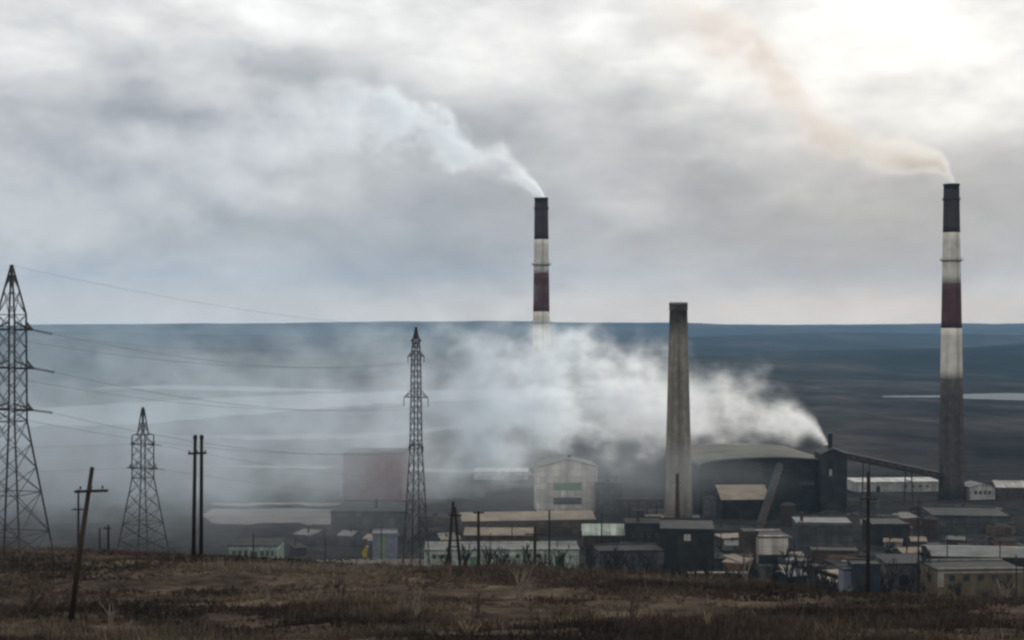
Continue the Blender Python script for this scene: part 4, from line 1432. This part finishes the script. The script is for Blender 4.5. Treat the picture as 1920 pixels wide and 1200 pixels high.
for i, (px, py, hpx, tone, h_, sp) in enumerate(marks):
    Dq = foot(px, py, 45, 160)
    x = (px - 960) / F * Dq
    rnd = random.Random(100 + i)
    h = hpx / F * Dq
    o = bush_bm(rnd, h * 1.15, 2 if sp < .2 else rnd.randint(3, 6), sp, .035 if tone is not pale else .05, tone).build('dead_shrub', VEG)
    o.location = (x, Dq, gz(x, Dq))
    kindtxt = {pale: 'bleached leafless sapling standing on the brown heath', brown: 'brown leafless shrub growing on the heath', dark: 'dark twiggy shrub growing on the heath', straw: 'straw coloured leafless shrub on the heath'}[tone]
    head = kindtxt.split(' on ')[0].split(' growing')[0].split(' standing')[0]
    lab = ('tall ' if h > 1.75 else 'low ') + ('slim ' if sp < .22 else 'spreading ' if sp >= .5 else 'upright ') + head + ' growing on the brown heath'
    tag(o, lab, 'shrub', 'dead shrubs on the heath')
# bushes on the far slope in front of the sheds
proto = []
for k in range(4):
    rnd = random.Random(300 + k)
    mb = bush_bm(rnd, 3.0, 9, .7, .11, (.030, .028, .022), thin=.65)
    me = mb.mesh('slope_bush'); me.materials.append(VEG); proto.append(me)
rnd = random.Random(5)
spots = [(935, 1070), (950, 1072), (1345, 1100), (1420, 1085), (1450, 1092), (1490, 1098), (1515, 1080), (1530, 1105), (1600, 1120), (1660, 1118), (1690, 1112), (1735, 1112), (1745, 1095), (1800, 1122),
         (1850, 1124), (1900, 1120), (1560, 1110), (1260, 1080), (1285, 1084), (1380, 1060), (1210, 1080), (1150, 1078), (1185, 1079), (1640, 1050), (1700, 1046), (1735, 1052), (1670, 1030), (1720, 1020), (1510, 1062), (1490, 1070)]
for i, (px, py) in enumerate(spots):
    Dq = foot(px, py, 195, 620)
    x = (px - 960) / F * Dq
    o = bpy.data.objects.new('slope_bush', proto[i % 4]); col.objects.link(o)
    o.location = (x, Dq, gz(x, Dq)); o.rotation_euler = (0, 0, rnd.uniform(0, 6)); k = rnd.uniform(.7, 1.5); o.scale = (k * 1.3, k * 1.3, k)
    tag(o, ('wide' if k > 1.1 else 'small') + ' dark bare bush on the slope by ' + near_big(px, py), 'bush', 'bushes on the slope by the works')

# bare trees among the sheds, one prototype per size, copies share mesh data
tp = []
for k in range(5):
    rnd = random.Random(700 + k)
    mb = bush_bm(rnd, 8.5, 5, .3, .26, (.030, .026, .022), lev=3, thin=.62)
    me = mb.mesh('bare_tree'); me.materials.append(VEG); tp.append(me)
rnd = random.Random(17)
tree_px = [(838, 1082), (872, 1085), (915, 1080), (942, 1084), (972, 1082), (990, 1086), (1016, 1088), (1042, 1090), (1060, 1086), (1082, 1092), (1106, 1090), (1140, 1093), (1160, 1090), (1188, 1094), (1215, 1092), (1240, 1096),
           (1268, 1096), (1300, 1094), (1330, 1098), (1368, 1096), (1386, 1100), (1408, 1097), (1446, 1100), (1478, 1098), (1500, 1102), (1522, 1100), (1545, 1110), (1652, 1112), (1668, 1108), (1705, 1112), (1738, 1110), (1748, 1114)]
for i, (px, py) in enumerate(tree_px):
    Dq = foot(px, py, 210, 460)
    x = (px - 960) / F * Dq
    o = bpy.data.objects.new('bare_tree', tp[i % 5]); col.objects.link(o)
    k = rnd.uniform(.55, 1.15)
    o.location = (x, Dq, gz(x, Dq)); o.rotation_euler = (0, 0, rnd.uniform(0, 6)); o.scale = (k, k, k)
    tag(o, ('tall' if k > .85 else 'short') + ' leafless tree standing close to ' + near_big(px, py - 15), 'tree', 'bare trees before the works sheds')

# slag and scrap heaps
HEAP = pmat('slag heap', (.040, .038, .036), (.020, .020, .021), .35, .95, dirt=(.5, (.075, .06, .05), .6), bump=.6)
for i, (px, py, wpx, hpx, lab) in enumerate([(1690, 1045, 120, 15, 'black slag heap below the low black store'), (1850, 1022, 180, 12, 'wide dark slag heap in front of the wide grey store'),
        (1560, 965, 90, 8, 'dark slag heap under the black tower block'), (1225, 1062, 60, 12, 'dark heap beside the plain grey low hall'), (1500, 1075, 70, 10, 'rubble heap in front of the beige office'),
        (1660, 965, 150, 9, 'low slag heap below the long white house'), (1360, 1050, 70, 16, 'dark scrap heap beside the brown brick wing'), (1800, 955, 190, 8, 'long slag ridge below the white house')]):
    Dq = foot(px, py)
    s_ = Dq / F
    n, mrad = 26, 7
    vs = [(0, 0, hpx * s_)]
    for a in range(1, mrad + 1):
        for k in range(n):
            t_ = 2 * math.pi * k / n
            rr = a / mrad
            wob = 1 + .22 * float(fbm(np.array([math.cos(t_) * 2 + i * 7.0]), np.array([math.sin(t_) * 2 + rr]), 90)[0])
            zz0 = hpx * s_ * (.5 + .5 * math.cos(math.pi * rr)) * (1 + .5 * float(fbm(np.array([rr * 5 + k * .7]), np.array([i * 3.0 + k]), 95)[0])) - (1.5 if a == mrad else 0)
            vs.append((wpx * s_ / 2 * rr * wob * math.cos(t_), wpx * s_ / 2 * .7 * rr * wob * math.sin(t_), zz0))
    fs = [(0, 1 + k, 1 + (k + 1) % n) for k in range(n)]
    for a in range(mrad - 1):
        fs += [(1 + a * n + k, 1 + (a + 1) * n + k, 1 + (a + 1) * n + (k + 1) % n, 1 + a * n + (k + 1) % n) for k in range(n)]
    mb = MB(); mb.add(vs, fs)
    o = mb.build('slag_heap', HEAP)
    x = (px - 960) * s_
    o.location = (x, Dq, gz(x, Dq))
    tag(o, lab, 'heap')
h2 = heath('dry_twigs', 7000, 48, 175, .35, 1.0, 3, 8)
h2['label'] = 'thin dry twigs and stalks standing in the heath'

# thin poles dotted through the yard
for i, (x, y0, D_) in enumerate([(475, 1000, 300), (1045, 1008, 420), (1075, 1020, 430), (1218, 965, 500), (1182, 958, 520), (1320, 985, 500), (1490, 1010, 400), (1585, 958, 560), (1845, 960, 560), (1352, 1000, 450), (1440, 985, 470), (1532, 1020, 420), (1668, 985, 480), (1700, 1000, 420), (1776, 1000, 400), (1812, 985, 470), (1875, 1010, 400), (1160, 1010, 430), (1258, 1020, 440), (960, 985, 440), (920, 1000, 420), (715, 985, 430), (610, 1010, 420)]):
    pole('thin dim pole rising near ' + near_big(x, y0 + 35), (x, y0), x, D_, None, .16, group='small poles in the works yard')
